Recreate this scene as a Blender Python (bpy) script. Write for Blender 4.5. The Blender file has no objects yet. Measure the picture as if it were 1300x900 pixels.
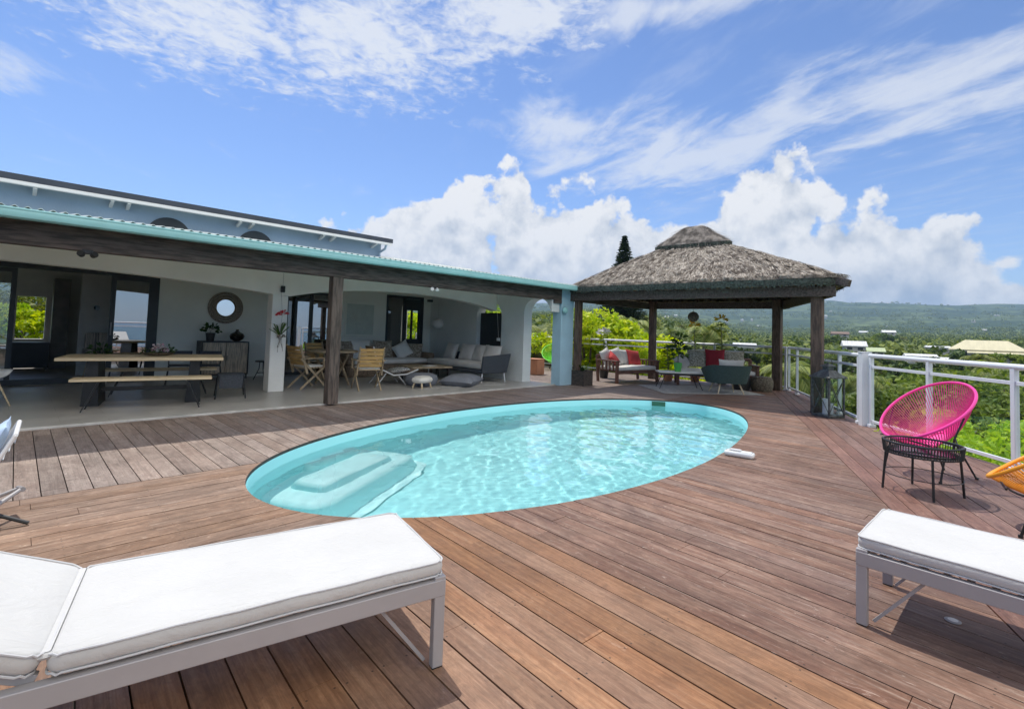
import bpy, bmesh, math, random
import numpy as np
from mathutils import Vector, Matrix
from mathutils.geometry import tessellate_polygon
random.seed(7)
RNG = np.random.default_rng(11)
PI = math.pi
rad = math.radians
SC = bpy.context.scene
COL = SC.collection

# ------------------------------------------------------------------ camera
YAW, PITCH, ROLL, FPX, PYO = 0.785634, 0.0473356, 0.0328308, 627.914, -60.257
_f = Vector((math.sin(YAW)*math.cos(PITCH), math.cos(YAW)*math.cos(PITCH), math.sin(PITCH)))
_r = _f.cross(Vector((0, 0, 1))).normalized(); _u = _r.cross(_f)
CR = _r*math.cos(ROLL) + _u*math.sin(ROLL); CU = -_r*math.sin(ROLL) + _u*math.cos(ROLL); CF = _f
CAMP = Vector((0, 0, 1.3))
cam = bpy.data.cameras.new('camera'); camo = bpy.data.objects.new('camera', cam); COL.objects.link(camo)
cam.sensor_width = 36; cam.lens = 36*FPX/1300; cam.shift_y = PYO/1300
cam.clip_start = 0.05; cam.clip_end = 20000
camo.matrix_world = Matrix.Translation(CAMP) @ Matrix((CR, CU, -CF)).transposed().to_4x4()
SC.camera = camo
SC.render.resolution_x, SC.render.resolution_y = 1024, 708

def at(x, y, dist):
    """world point seen at photo pixel (x, y) at a real distance from the viewpoint"""
    d = CF + CR*((x-650)/FPX) - CU*((y-450-PYO)/FPX)
    return CAMP + d.normalized()*dist

# ------------------------------------------------------------------ light, sky, exposure
SUNV = Vector((0.10, 0.47, 1.0)).normalized()
SUN_EL = math.asin(SUNV.z); SUN_AZ = math.atan2(SUNV.x, SUNV.y)      # azimuth from +Y towards +X
sun = bpy.data.lights.new('sun', 'SUN'); suno = bpy.data.objects.new('sun', sun); COL.objects.link(suno)
sun.energy = 3.25; sun.angle = rad(0.55); sun.cycles.is_caustics_light = True; sun.color = (1.0, 0.955, 0.88)
suno.rotation_euler = SUNV.to_track_quat('Z', 'Y').to_euler()
suno.location = (0, 0, 30)
SC.view_settings.view_transform = 'Standard'; SC.view_settings.look = 'None'
SC.view_settings.gamma = 1.0; SC.view_settings.exposure = 0.30
SC.view_settings.use_curve_mapping = False
cy = SC.cycles
SC.render.engine = 'CYCLES'
cy.use_denoising = True
cy.max_bounces = 10; cy.diffuse_bounces = 6; cy.glossy_bounces = 4; cy.transmission_bounces = 8
cy.transparent_max_bounces = 24; cy.volume_bounces = 0
cy.sample_clamp_indirect = 6.0; cy.caustics_reflective = False; cy.caustics_refractive = True

def nd(nt, typ, ins=None, **props):
    n = nt.nodes.new(typ)
    for k, v in props.items(): setattr(n, k, v)
    for k, v in (ins or {}).items():
        s = n.inputs[k]
        if isinstance(v, bpy.types.NodeSocket): nt.links.new(v, s)
        else: s.default_value = v
    return n
def mth(nt, op, a, b=None, c=None, clamp=False):
    ins = {0: a}
    if b is not None: ins[1] = b
    if c is not None: ins[2] = c
    return nd(nt, 'ShaderNodeMath', ins, operation=op, use_clamp=clamp).outputs[0]
def mapr(nt, v, a, b, c=0.0, d=1.0, smooth=True):
    return nd(nt, 'ShaderNodeMapRange', {0: v, 1: a, 2: b, 3: c, 4: d}, interpolation_type='SMOOTHSTEP' if smooth else 'LINEAR').outputs[0]
def mixc(nt, f, a, b, typ='MIX'):
    n = nt.nodes.new('ShaderNodeMix'); n.data_type = 'RGBA'; n.blend_type = typ
    for s, v in ((n.inputs[0], f), (n.inputs[6], a), (n.inputs[7], b)):
        if isinstance(v, bpy.types.NodeSocket): nt.links.new(v, s)
        elif isinstance(v, (tuple, list)): s.default_value = (*v[:3], 1)
        else: s.default_value = v
    return n.outputs[2]
def noise(nt, vec, scale, detail=4, rough=0.5, dist=0.0, dims='3D', lac=2.0):
    return nd(nt, 'ShaderNodeTexNoise', {'Vector': vec, 'Scale': scale, 'Detail': detail, 'Roughness': rough, 'Distortion': dist, 'Lacunarity': lac}, noise_dimensions=dims).outputs[0]

world = bpy.data.worlds.new('World'); SC.world = world; world.use_nodes = True
def build_world():
    nt = world.node_tree; nt.nodes.clear()
    out = nt.nodes.new('ShaderNodeOutputWorld')
    sky = nd(nt, 'ShaderNodeTexSky', sky_type='NISHITA', sun_disc=False, sun_elevation=SUN_EL, sun_rotation=SUN_AZ,
             altitude=50, air_density=1.0, dust_density=0.15, ozone_density=2.2)
    d = nt.nodes.new('ShaderNodeTexCoord').outputs['Generated']
    sp = nd(nt, 'ShaderNodeSeparateXYZ', {0: d})
    x, y, z = sp.outputs
    el = mth(nt, 'MULTIPLY', mth(nt, 'ARCSINE', z), 180/PI)
    az = mth(nt, 'MULTIPLY', mth(nt, 'ARCTAN2', x, y), 180/PI)
    # warped coordinates give the cloud outlines their lobes
    def blob(a0, e0, ra, re, rise=0.0):
        da = mth(nt, 'DIVIDE', mth(nt, 'SUBTRACT', az, a0), ra)
        de0 = mth(nt, 'SUBTRACT', el, e0)
        if rise: de0 = mth(nt, 'SUBTRACT', de0, mth(nt, 'MULTIPLY', mth(nt, 'SUBTRACT', az, a0), rise))
        de = mth(nt, 'DIVIDE', de0, re)
        return mth(nt, 'SUBTRACT', 1.0, mth(nt, 'SQRT', mth(nt, 'ADD', mth(nt, 'MULTIPLY', da, da), mth(nt, 'MULTIPLY', de, de))))
    def union(bs):
        r = bs[0]
        for b in bs[1:]: r = nd(nt, 'ShaderNodeMath', {0: r, 1: b, 2: 0.15}, operation='SMOOTH_MAX').outputs[0]
        return r
    cum = union([blob(31, 4, 10, 9), blob(37, 6, 10, 10), blob(48, 6, 9, 12), blob(56, 5, 9, 9.5), blob(62, 4, 7, 7), blob(66.5, 8, 4, 4.5),
                 blob(72.5, 10.5, 5.5, 7.5), blob(78, 5, 9, 8), blob(84, 4, 10, 7.5), blob(92, 2, 11, 5), blob(66, 2, 40, 3.4),
                 blob(120, 5, 10, 7), blob(-60, 5, 22, 10), blob(-12, 4, 14, 6)])
    n1 = noise(nt, d, 7.5, 10, 0.56, 0.15)
    n2 = noise(nt, d, 26, 8, 0.6, 0.2)
    vor = nd(nt, 'ShaderNodeTexVoronoi', {'Vector': nd(nt, 'ShaderNodeVectorMath', {0: d, 1: nd(nt, 'ShaderNodeVectorMath', {0: nd(nt, 'ShaderNodeTexNoise', {'Vector': d, 'Scale': 18.0, 'Detail': 5.0}).outputs[1], 'Scale': 0.045}, operation='SCALE').outputs[0]}, operation='ADD').outputs[0], 'Scale': 15.0, 'Smoothness': 0.6}, feature='SMOOTH_F1').outputs['Distance']
    dens = mth(nt, 'ADD', cum, mth(nt, 'MULTIPLY', mth(nt, 'SUBTRACT', n1, 0.47), 1.5))
    dens = mth(nt, 'ADD', dens, mth(nt, 'MULTIPLY', mth(nt, 'SUBTRACT', 0.42, vor), 0.55))
    dens = mth(nt, 'ADD', dens, mth(nt, 'MULTIPLY', mth(nt, 'SUBTRACT', n2, 0.5), 0.35))
    a_cum = mapr(nt, dens, 0.02, 0.13)
    # relief of the cumulus: density sampled a little towards the sun
    d2 = nd(nt, 'ShaderNodeVectorMath', {0: d, 1: (0.004, 0.012, 0.03)}, operation='ADD').outputs[0]
    m1 = noise(nt, d2, 7.5, 10, 0.56, 0.15); m2 = noise(nt, d2, 26, 8, 0.6, 0.2)
    rel = mth(nt, 'ADD', mth(nt, 'MULTIPLY', mth(nt, 'SUBTRACT', n1, m1), 2.7), mth(nt, 'MULTIPLY', mth(nt, 'SUBTRACT', n2, m2), 1.3))
    rel = mth(nt, 'ADD', rel, mth(nt, 'MULTIPLY', mth(nt, 'SUBTRACT', 0.45, vor), 0.45))
    base = mapr(nt, dens, 0.25, 1.25)          # thick middles and bases are greyer
    low = mapr(nt, el, 11.0, 3.0)
    shade = mth(nt, 'SUBTRACT', mth(nt, 'ADD', 0.88, rel), mth(nt, 'MULTIPLY', base, mth(nt, 'ADD', 0.18, mth(nt, 'MULTIPLY', low, 0.6))))
    shade = mth(nt, 'MINIMUM', mth(nt, 'MAXIMUM', shade, 0.0), 1.0)
    c_cum = mixc(nt, shade, (2.2, 2.6, 3.25), (5.05, 5.05, 5.1))
    # high thin cloud on a plane overhead
    zc = mth(nt, 'MAXIMUM', z, 0.05)
    pl = nd(nt, 'ShaderNodeCombineXYZ', {0: mth(nt, 'DIVIDE', x, zc), 1: mth(nt, 'DIVIDE', y, zc), 2: 0.0}).outputs[0]
    rot = nd(nt, 'ShaderNodeVectorRotate', {'Vector': pl, 'Angle': rad(-62)}, rotation_type='Z_AXIS').outputs[0]
    st = nd(nt, 'ShaderNodeVectorMath', {0: rot, 1: (0.9, 2.2, 1.0)}, operation='MULTIPLY').outputs[0]
    c1 = noise(nt, st, 1.6, 10, 0.62, 0.5)
    c2 = noise(nt, pl, 16, 6, 0.6, 0.8)
    c3 = noise(nt, pl, 5.0, 8, 0.65, 0.4)
    patch = union([blob(12, 27, 14, 5, 0.12), blob(27, 29, 17, 6.5, 0.1), blob(44, 33, 16, 5, 0.1), blob(22, 36, 30, 7)])
    patch2 = union([blob(84, 22, 17, 5, 0.05), blob(70, 19.5, 12, 3, 0.05), blob(100, 23, 16, 5), blob(62, 33, 18, 2.2), blob(50, 23, 9, 3), blob(60, 20, 14, 5), blob(-4, 19, 5, 1.6), blob(130, 35, 30, 12), blob(-80, 30, 40, 10)])
    e1 = mth(nt, 'ADD', patch, mth(nt, 'ADD', mth(nt, 'MULTIPLY', mth(nt, 'SUBTRACT', c3, 0.48), 2.2), mth(nt, 'MULTIPLY', mth(nt, 'SUBTRACT', c2, 0.5), 1.6)))
    a1 = mth(nt, 'MULTIPLY', mapr(nt, e1, 0.0, 1.0), 0.86)
    e2 = mth(nt, 'ADD', patch2, mth(nt, 'ADD', mth(nt, 'MULTIPLY', mth(nt, 'SUBTRACT', c1, 0.5), 3.2), mth(nt, 'MULTIPLY', mth(nt, 'SUBTRACT', c3, 0.5), 1.0)))
    a2 = mth(nt, 'MULTIPLY', mapr(nt, e2, -0.1, 1.0), 0.72)
    veil = mth(nt, 'MULTIPLY', mapr(nt, mth(nt, 'SUBTRACT', c1, mth(nt, 'MULTIPLY', mapr(nt, az, 45, 70), -0.12)), 0.55, 0.85), 0.25)
    hi = mth(nt, 'MAXIMUM', mth(nt, 'MAXIMUM', a1, a2), veil)
    hi = mth(nt, 'MULTIPLY', hi, mapr(nt, el, 4, 14))
    # a touch more blue and a paler band near the horizon, as wet tropical air has
    skyc = mixc(nt, 1.0, sky.outputs[0], (0.60, 0.67, 0.84), 'MULTIPLY')
    c = mixc(nt, hi, skyc, (4.6, 4.75, 5.0))
    c = mixc(nt, a_cum, c, c_cum)
    # broad bright cloud added unseen behind the viewpoint as fill light for the veranda
    fill_cloud = mth(nt, 'MULTIPLY', mapr(nt, y, -0.05, -0.45), mapr(nt, mth(nt, 'ADD', el, mth(nt, 'MULTIPLY', mth(nt, 'SUBTRACT', c3, 0.5), 22.0)), 13.0, 24.0))
    c = mixc(nt, mth(nt, 'MULTIPLY', fill_cloud, 0.92), c, (11.0, 10.6, 9.8))
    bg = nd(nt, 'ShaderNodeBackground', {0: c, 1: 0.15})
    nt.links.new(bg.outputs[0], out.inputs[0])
build_world()
world.cycles.sampling_method = 'MANUAL'; world.cycles.sample_map_resolution = 512

# ------------------------------------------------------------------ materials
def pmat(name, col, rough=0.6, metal=0.0, var=0.12, vscale=3.0, bump=0.0, bscale=40.0, spec=0.5, stretch=None, col2=None, trans=0.0, sheen=0.0, randv=0.0, coord='Object', coat=0.0):
    m = bpy.data.materials.new(name); m.use_nodes = True
    nt = m.node_tree; b = nt.nodes['Principled BSDF']
    tc = nt.nodes.new('ShaderNodeTexCoord').outputs[coord]
    if stretch: tc = nd(nt, 'ShaderNodeMapping', {'Vector': tc, 'Scale': stretch}).outputs[0]
    n = noise(nt, tc, vscale, 6, 0.6)
    c2 = col2 or tuple(v*(1-2*var) for v in col)
    c1 = col if col2 else tuple(min(1, v*(1+var)) for v in col)
    c = mixc(nt, mapr(nt, n, 0.35, 0.65), c1, c2)
    if randv:
        oi = nt.nodes.new('ShaderNodeObjectInfo').outputs['Random']
        c = nd(nt, 'ShaderNodeHueSaturation', {'Hue': mapr(nt, oi, 0, 1, 0.5-0.03*randv, 0.5+0.03*randv, False), 'Saturation': 1.0, 'Value': mapr(nt, oi, 0, 1, 1-0.4*randv, 1+0.4*randv, False), 'Color': c}).outputs[0]
    nt.links.new(c, b.inputs['Base Color'])
    b.inputs['Roughness'].default_value = rough; b.inputs['Metallic'].default_value = metal
    b.inputs['Specular IOR Level'].default_value = spec
    b.inputs['Coat Weight'].default_value = coat
    if sheen: b.inputs['Sheen Weight'].default_value = sheen
    if bump:
        bn = noise(nt, tc, bscale, 5, 0.6)
        nt.links.new(nd(nt, 'ShaderNodeBump', {'Height': bn, 'Strength': bump, 'Distance': 0.01}).outputs[0], b.inputs['Normal'])
    return m

def deck_mat(name, ca, cb, cc, pitch=0.145, patch=None, seed=0.0):
    """weathered boards: local x runs along the board"""
    m = bpy.data.materials.new(name); m.use_nodes = True
    nt = m.node_tree; b = nt.nodes['Principled BSDF']
    o = nt.nodes.new('ShaderNodeTexCoord').outputs['Object']
    sp = nd(nt, 'ShaderNodeSeparateXYZ', {0: o}); x, y, z = sp.outputs
    row = mth(nt, 'FLOOR', mth(nt, 'DIVIDE', y, pitch))
    wn = nd(nt, 'ShaderNodeTexWhiteNoise', {'W': mth(nt, 'ADD', row, seed)}, noise_dimensions='1D')
    seg = mth(nt, 'FLOOR', mth(nt, 'ADD', mth(nt, 'DIVIDE', x, 3.1), mth(nt, 'MULTIPLY', wn.outputs[0], 7.3)))
    wn2 = nd(nt, 'ShaderNodeTexWhiteNoise', {'Vector': nd(nt, 'ShaderNodeCombineXYZ', {0: seg, 1: row, 2: seed}).outputs[0]}, noise_dimensions='3D')
    off = nd(nt, 'ShaderNodeVectorMath', {0: wn2.outputs[1], 'Scale': 13.0}, operation='SCALE').outputs[0]
    p = nd(nt, 'ShaderNodeVectorMath', {0: o, 1: off}, operation='ADD').outputs[0]
    gr = noise(nt, nd(nt, 'ShaderNodeVectorMath', {0: p, 1: (1.2, 26, 26)}, operation='MULTIPLY').outputs[0], 1.6, 8, 0.62, 0.5)
    fine = noise(nt, nd(nt, 'ShaderNodeVectorMath', {0: p, 1: (4, 170, 170)}, operation='MULTIPLY').outputs[0], 1.0, 4, 0.6)
    blot = noise(nt, nd(nt, 'ShaderNodeVectorMath', {0: p, 1: (1, 3.0, 1)}, operation='MULTIPLY').outputs[0], 2.6, 9, 0.72, 1.0)
    mott = noise(nt, nd(nt, 'ShaderNodeVectorMath', {0: p, 1: (1, 2.2, 1)}, operation='MULTIPLY').outputs[0], 13.0, 8, 0.75, 1.2)
    stain = noise(nt, o, 1.15, 7, 0.68, 1.4)
    big = noise(nt, o, 0.55, 4, 0.6)
    c = mixc(nt, mapr(nt, blot, 0.36, 0.64), ca, cb)
    c = mixc(nt, mth(nt, 'MULTIPLY', mapr(nt, gr, 0.52, 0.72), 0.55), c, cc)
    c = mixc(nt, mth(nt, 'MULTIPLY', mapr(nt, gr, 0.48, 0.30), 0.5), c, tuple(v*0.42 for v in ca))
    scr = noise(nt, nd(nt, 'ShaderNodeVectorMath', {0: p, 1: (3, 9, 3)}, operation='MULTIPLY').outputs[0], 3.2, 9, 0.75, 1.5)
    c = mixc(nt, mth(nt, 'MULTIPLY', mapr(nt, scr, 0.57, 0.72), 0.7), c, tuple(min(1, v*1.5+.06) for v in cc))
    v = mth(nt, 'ADD', 0.84, mth(nt, 'MULTIPLY', wn2.outputs[0], 0.30))
    v = mth(nt, 'MULTIPLY', v, mapr(nt, big, 0.25, 0.75, 0.86, 1.14, False))
    v = mth(nt, 'MULTIPLY', v, mapr(nt, fine, 0.3, 0.7, 0.86, 1.12, False))
    v = mth(nt, 'MULTIPLY', v, mapr(nt, mott, 0.3, 0.7, 0.74, 1.26, False))
    v = mth(nt, 'MULTIPLY', v, mapr(nt, stain, 0.32, 0.62, 0.80, 1.08))
    sat = mth(nt, 'ADD', 0.88, mth(nt, 'MULTIPLY', wn.outputs[0], 0.25))
    if patch:      # where the boards were replaced with newer, redder timber: rows up to a given one
        isn = mth(nt, 'LESS_THAN', y, patch[0])
        fade = mapr(nt, noise(nt, p, 1.1, 4, 0.6), 0.3, 0.75, 1.0, 0.55)
        c = mixc(nt, mth(nt, 'MULTIPLY', isn, fade), c, mixc(nt, mapr(nt, gr, 0.3, 0.7), patch[1], patch[2]))
    c = nd(nt, 'ShaderNodeHueSaturation', {'Color': c, 'Saturation': sat, 'Value': v}).outputs[0]
    # screw heads, two by two every half metre
    fx = mth(nt, 'ABSOLUTE', mth(nt, 'SUBTRACT', mth(nt, 'FRACT', mth(nt, 'DIVIDE', x, 0.52)), 0.5))
    fy = mth(nt, 'ABSOLUTE', mth(nt, 'SUBTRACT', mth(nt, 'ABSOLUTE', mth(nt, 'SUBTRACT', mth(nt, 'FRACT', mth(nt, 'DIVIDE', y, pitch)), 0.48)), 0.34))
    rr = mth(nt, 'ADD', mth(nt, 'POWER', mth(nt, 'MULTIPLY', fx, 0.52), 2.0), mth(nt, 'POWER', mth(nt, 'MULTIPLY', fy, pitch), 2.0))
    c = mixc(nt, mth(nt, 'MULTIPLY', mth(nt, 'LESS_THAN', rr, 0.0045**2), 0.75), c, (0.03, 0.025, 0.02))
    nt.links.new(c, b.inputs['Base Color'])
    b.inputs['Specular IOR Level'].default_value = 0.35
    nt.links.new(mapr(nt, blot, 0.3, 0.7, 0.5, 0.72), b.inputs['Roughness'])
    h = mth(nt, 'ADD', mth(nt, 'MULTIPLY', fine, 0.5), gr)
    nt.links.new(nd(nt, 'ShaderNodeBump', {'Height': h, 'Strength': 0.35, 'Distance': 0.004}).outputs[0], b.inputs['Normal'])
    return m

def leafmat(name, col, col2, transl=0.35, randv=1.0, scale=1.2):
    m = bpy.data.materials.new(name); m.use_nodes = True
    nt = m.node_tree; nt.nodes.clear()
    out = nt.nodes.new('ShaderNodeOutputMaterial')
    g = nt.nodes.new('ShaderNodeNewGeometry')
    oi = nt.nodes.new('ShaderNodeObjectInfo').outputs['Random']
    n = noise(nt, g.outputs['Position'], scale, 3, 0.6)
    isl = g.outputs['Random Per Island']
    f = mth(nt, 'ADD', mth(nt, 'MULTIPLY', n, 0.9), mth(nt, 'MULTIPLY', mth(nt, 'SUBTRACT', isl, 0.5), 0.6))
    c = mixc(nt, mapr(nt, f, 0.3, 0.7), col, col2)
    c = nd(nt, 'ShaderNodeHueSaturation', {'Hue': mapr(nt, oi, 0, 1, 0.5-0.03*randv, 0.5+0.02*randv, False), 'Saturation': mapr(nt, oi, 0, 1, 1.08, 1-0.2*randv, False), 'Value': mapr(nt, mth(nt, 'FRACT', mth(nt, 'MULTIPLY', oi, 7.13)), 0, 1, 1-0.35*randv, 1+0.35*randv, False), 'Color': c}).outputs[0]
    df = nd(nt, 'ShaderNodeBsdfPrincipled', {'Base Color': c, 'Roughness': 0.55, 'Specular IOR Level': 0.3})
    tr = nd(nt, 'ShaderNodeBsdfTranslucent', {0: mixc(nt, 1.0, c, (1.25, 1.25, 0.55), 'MULTIPLY')})
    mx = nd(nt, 'ShaderNodeMixShader', {0: transl, 1: df.outputs[0], 2: tr.outputs[0]})
    nt.links.new(mx.outputs[0], out.inputs[0])
    return m

def glassmat(name, tint=(0.93, 0.97, 0.96), refl=1.0, base=0.02, extra=0.0, extracol=(.3, .3, .3)):
    m = bpy.data.materials.new(name); m.use_nodes = True
    nt = m.node_tree; nt.nodes.clear()
    out = nt.nodes.new('ShaderNodeOutputMaterial')
    fr = nd(nt, 'ShaderNodeFresnel', {'IOR': 1.5}).outputs[0]
    f = mth(nt, 'ADD', mth(nt, 'MULTIPLY', fr, refl), base, clamp=True)
    tr = nd(nt, 'ShaderNodeBsdfTransparent', {0: (*tint, 1)})
    gl = nd(nt, 'ShaderNodeBsdfGlossy', {0: (1, 1, 1, 1), 'Roughness': 0.004})
    mx = nd(nt, 'ShaderNodeMixShader', {0: f, 1: tr.outputs[0], 2: gl.outputs[0]})
    nt.links.new(mx.outputs[0], out.inputs[0])
    return m

M = {}
M['wall'] = pmat('painted_wall', (0.86, 0.86, 0.77), 0.85, var=0.03, vscale=0.8, bump=0.25, bscale=30)
M['wall_white'] = pmat('white_render', (0.90, 0.89, 0.84), 0.85, var=0.03, vscale=1.0, bump=0.25, bscale=30)
M['wall_blue'] = pmat('blue_render', (0.40, 0.52, 0.64), 0.85, var=0.05, vscale=0.9, bump=0.35, bscale=25)
M['wall_end'] = pmat('blue_grey_render', (0.76, 0.79, 0.77), 0.85, var=0.04, vscale=0.9, bump=0.3, bscale=25)
M['post_blue'] = pmat('pale_blue_paint', (0.42, 0.63, 0.74), 0.6, var=0.03, bump=0.1)
M['gutter'] = pmat('turquoise_enamel', (0.32, 0.62, 0.62), 0.4, var=0.03)
M['corr'] = pmat('roof_sheet', (0.62, 0.70, 0.68), 0.45, var=0.06, vscale=2)
M['fascia'] = pmat('dark_roof_edge', (0.045, 0.055, 0.075), 0.5, var=0.08)
M['white'] = pmat('white_paint', (0.80, 0.80, 0.79), 0.4, var=0.015)
M['rail'] = pmat('white_powder_coat', (0.78, 0.80, 0.82), 0.32, var=0.02)
M['darkframe'] = pmat('dark_blue_frame', (0.035, 0.045, 0.05), 0.45, var=0.1)
M['timber'] = pmat('dark_timber', (0.105, 0.080, 0.066), 0.72, var=0.28, vscale=3.5, stretch=(1, 9, 9), bump=0.4, bscale=22)
M['timber_v'] = pmat('dark_timber_post', (0.115, 0.088, 0.072), 0.7, var=0.28, vscale=3.5, stretch=(9, 9, 1), bump=0.4, bscale=22)
M['gtimber'] = pmat('gazebo_timber', (0.13, 0.085, 0.06), 0.7, var=0.25, vscale=3.5, stretch=(8, 8, 1.2), bump=0.35, bscale=22)
M['teak'] = pmat('teak', (0.64, 0.40, 0.15), 0.55, var=0.12, vscale=5, stretch=(1, 6, 6), bump=0.1)
M['teak_grey'] = pmat('weathered_teak', (0.44, 0.34, 0.22), 0.65, var=0.15, vscale=6, bump=0.1)
M['oak'] = pmat('pale_oak', (0.70, 0.56, 0.36), 0.5, var=0.10, vscale=2.5, stretch=(1, 12, 12), bump=0.08)
M['redwood'] = pmat('red_brown_wood', (0.16, 0.075, 0.05), 0.5, var=0.2, vscale=6, stretch=(1, 5, 5))
M['black'] = pmat('black_metal', (0.018, 0.019, 0.02), 0.42, var=0.1)
M['blackcord'] = pmat('black_cord', (0.028, 0.034, 0.034), 0.4, var=0.1)
M['tub'] = pmat('dark_green_wicker', (0.05, 0.09, 0.085), 0.6, var=0.2, vscale=60, bump=0.8, bscale=150)
M['rattan'] = pmat('brown_rattan', (0.30, 0.22, 0.15), 0.7, var=0.3, vscale=60, bump=0.9, bscale=140)
M['basket'] = pmat('grey_brown_basket', (0.17, 0.14, 0.10), 0.8, var=0.3, vscale=30, bump=0.9, bscale=90)
M['alu'] = pmat('taupe_aluminium', (0.38, 0.36, 0.36), 0.42, metal=0.0, var=0.03)
M['canvas'] = pmat('white_canvas', (0.55, 0.545, 0.525), 0.85, var=0.018, vscale=3, bump=0.16, bscale=420, sheen=0.1)
def _crease():
    nt = M['canvas'].node_tree; b = nt.nodes['Principled BSDF']; tc = nt.nodes.new('ShaderNodeTexCoord').outputs['Object']
    prev = b.inputs['Normal'].links[0].from_socket
    h = noise(nt, nd(nt, 'ShaderNodeVectorMath', {0: tc, 1: (1.0, 2.4, 1.0)}, operation='MULTIPLY').outputs[0], 4.5, 4, 0.55, 1.6)
    nt.links.new(nd(nt, 'ShaderNodeBump', {'Height': h, 'Strength': 0.5, 'Distance': 0.02, 'Normal': prev}).outputs[0], b.inputs['Normal'])
_crease()
M['piping'] = pmat('grey_piping', (0.55, 0.55, 0.55), 0.8, var=0.03)
M['cushion'] = pmat('off_white_cloth', (0.80, 0.78, 0.72), 0.9, var=0.04, bump=0.2, bscale=200, sheen=0.2)
M['cushion_grey'] = pmat('light_grey_cloth', (0.60, 0.58, 0.55), 0.9, var=0.05, bump=0.2, bscale=200, sheen=0.2)
M['cushion_blue'] = pmat('pale_blue_cloth', (0.45, 0.58, 0.74), 0.9, var=0.04, bump=0.2, bscale=200)
M['cushion_slate'] = pmat('slate_cloth', (0.20, 0.215, 0.25), 0.9, var=0.08, bump=0.2, bscale=200)
M['cushion_red'] = pmat('red_cloth', (0.55, 0.06, 0.06), 0.9, var=0.08, bump=0.2, bscale=200)
M['cushion_wine'] = pmat('wine_red_cloth', (0.33, 0.022, 0.035), 0.9, var=0.1, bump=0.2, bscale=200)
M['charcoal'] = pmat('charcoal_weave', (0.06, 0.07, 0.085), 0.7, var=0.15, vscale=40, bump=0.5, bscale=150)
M['pink'] = pmat('pink_vinyl_cord', (0.86, 0.055, 0.33), 0.32, var=0.06, spec=0.5)
M['orange'] = pmat('orange_vinyl_cord', (0.88, 0.36, 0.02), 0.32, var=0.06, spec=0.5)
M['lime'] = pmat('lime_vinyl_cord', (0.22, 0.80, 0.06), 0.32, var=0.06)
M['terracotta'] = pmat('terracotta', (0.52, 0.24, 0.13), 0.8, var=0.08)
M['potgreen'] = pmat('green_glaze', (0.10, 0.42, 0.10), 0.3, var=0.06)
M['pot_dark'] = pmat('dark_pot', (0.035, 0.035, 0.035), 0.4, var=0.1)
M['planter'] = pmat('slatted_planter', (0.075, 0.06, 0.05), 0.7, var=0.3, vscale=14, stretch=(1, 1, 6), bump=0.5, bscale=30)
M['ceramic'] = pmat('black_ceramic', (0.012, 0.012, 0.012), 0.15, var=0.05, coat=0.4)
M['mirror'] = pmat('mirror_glass', (0.85, 0.87, 0.88), 0.02, metal=1.0, var=0.0)
M['rope'] = pmat('rope_rings', (0.34, 0.285, 0.22), 0.85, var=0.25, vscale=50, bump=0.9, bscale=120)
M['cabwood'] = pmat('cabinet_wood', (0.56, 0.46, 0.34), 0.6, var=0.22, vscale=4, stretch=(12, 12, 1), bump=0.1)
M['lampglobe'] = pmat('paper_globe', (0.82, 0.82, 0.80), 0.8, var=0.02)
M['rug'] = pmat('grey_woven_rug', (0.42, 0.41, 0.39), 0.95, var=0.12, vscale=10, bump=0.5, bscale=180)
M['concrete'] = pmat('concrete', (0.36, 0.35, 0.33), 0.85, var=0.1)
M['room'] = pmat('room_paint', (0.74, 0.73, 0.69), 0.85, var=0.03)
M['room_floor'] = pmat('room_tiles', (0.40, 0.38, 0.35), 0.4, var=0.1)
M['stripe'] = pmat('striped_cloth', (0.56, 0.49, 0.42), 0.9, var=0.3, vscale=2, stretch=(30, 1, 1))
M['water_white'] = pmat('pool_unit_plastic', (0.80, 0.82, 0.82), 0.3, var=0.02)
M['leaf_dark'] = leafmat('house_plant_leaf', (0.035, 0.08, 0.02), (0.08, 0.15, 0.035), 0.25, 0.4)
M['leaf_yel'] = leafmat('yellow_green_leaf', (0.33, 0.46, 0.012), (0.62, 0.66, 0.02), 0.42, 0.3, 0.9)
M['leaf_lime'] = leafmat('lime_leaf', (0.26, 0.42, 0.02), (0.50, 0.62, 0.05), 0.42, 0.4)
M['leaf_mid'] = leafmat('mid_green_leaf', (0.09, 0.15, 0.02), (0.24, 0.30, 0.05), 0.35, 0.8)
M['leaf_deep'] = leafmat('deep_green_leaf', (0.04, 0.08, 0.016), (0.12, 0.18, 0.03), 0.3, 0.8)
M['leaf_olive'] = leafmat('olive_green_leaf', (0.14, 0.18, 0.04), (0.32, 0.34, 0.10), 0.30, 0.9)
M['leaf_palm'] = leafmat('palm_leaf', (0.10, 0.15, 0.03), (0.28, 0.32, 0.09), 0.30, 0.7)
M['leaf_dead'] = leafmat('dry_frond', (0.25, 0.18, 0.09), (0.38, 0.30, 0.18), 0.2, 0.3)
M['leaf_pine'] = leafmat('pine_needles', (0.018, 0.04, 0.015), (0.05, 0.08, 0.03), 0.1, 0.2)
M['bark'] = pmat('bark', (0.17, 0.13, 0.10), 0.9, var=0.3, vscale=6, bump=0.6, bscale=20)
M['palmbark'] = pmat('palm_bark', (0.26, 0.22, 0.18), 0.9, var=0.25, vscale=8, stretch=(1, 1, 8), bump=0.5)
M['flower_red'] = pmat('red_petal', (0.60, 0.05, 0.06), 0.6)
M['flower_yel'] = pmat('yellow_petal', (0.85, 0.60, 0.02), 0.6)
M['flower_pink'] = pmat('mauve_petal', (0.35, 0.09, 0.20), 0.7, col2=(0.75, 0.66, 0.62), vscale=22)
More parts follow.
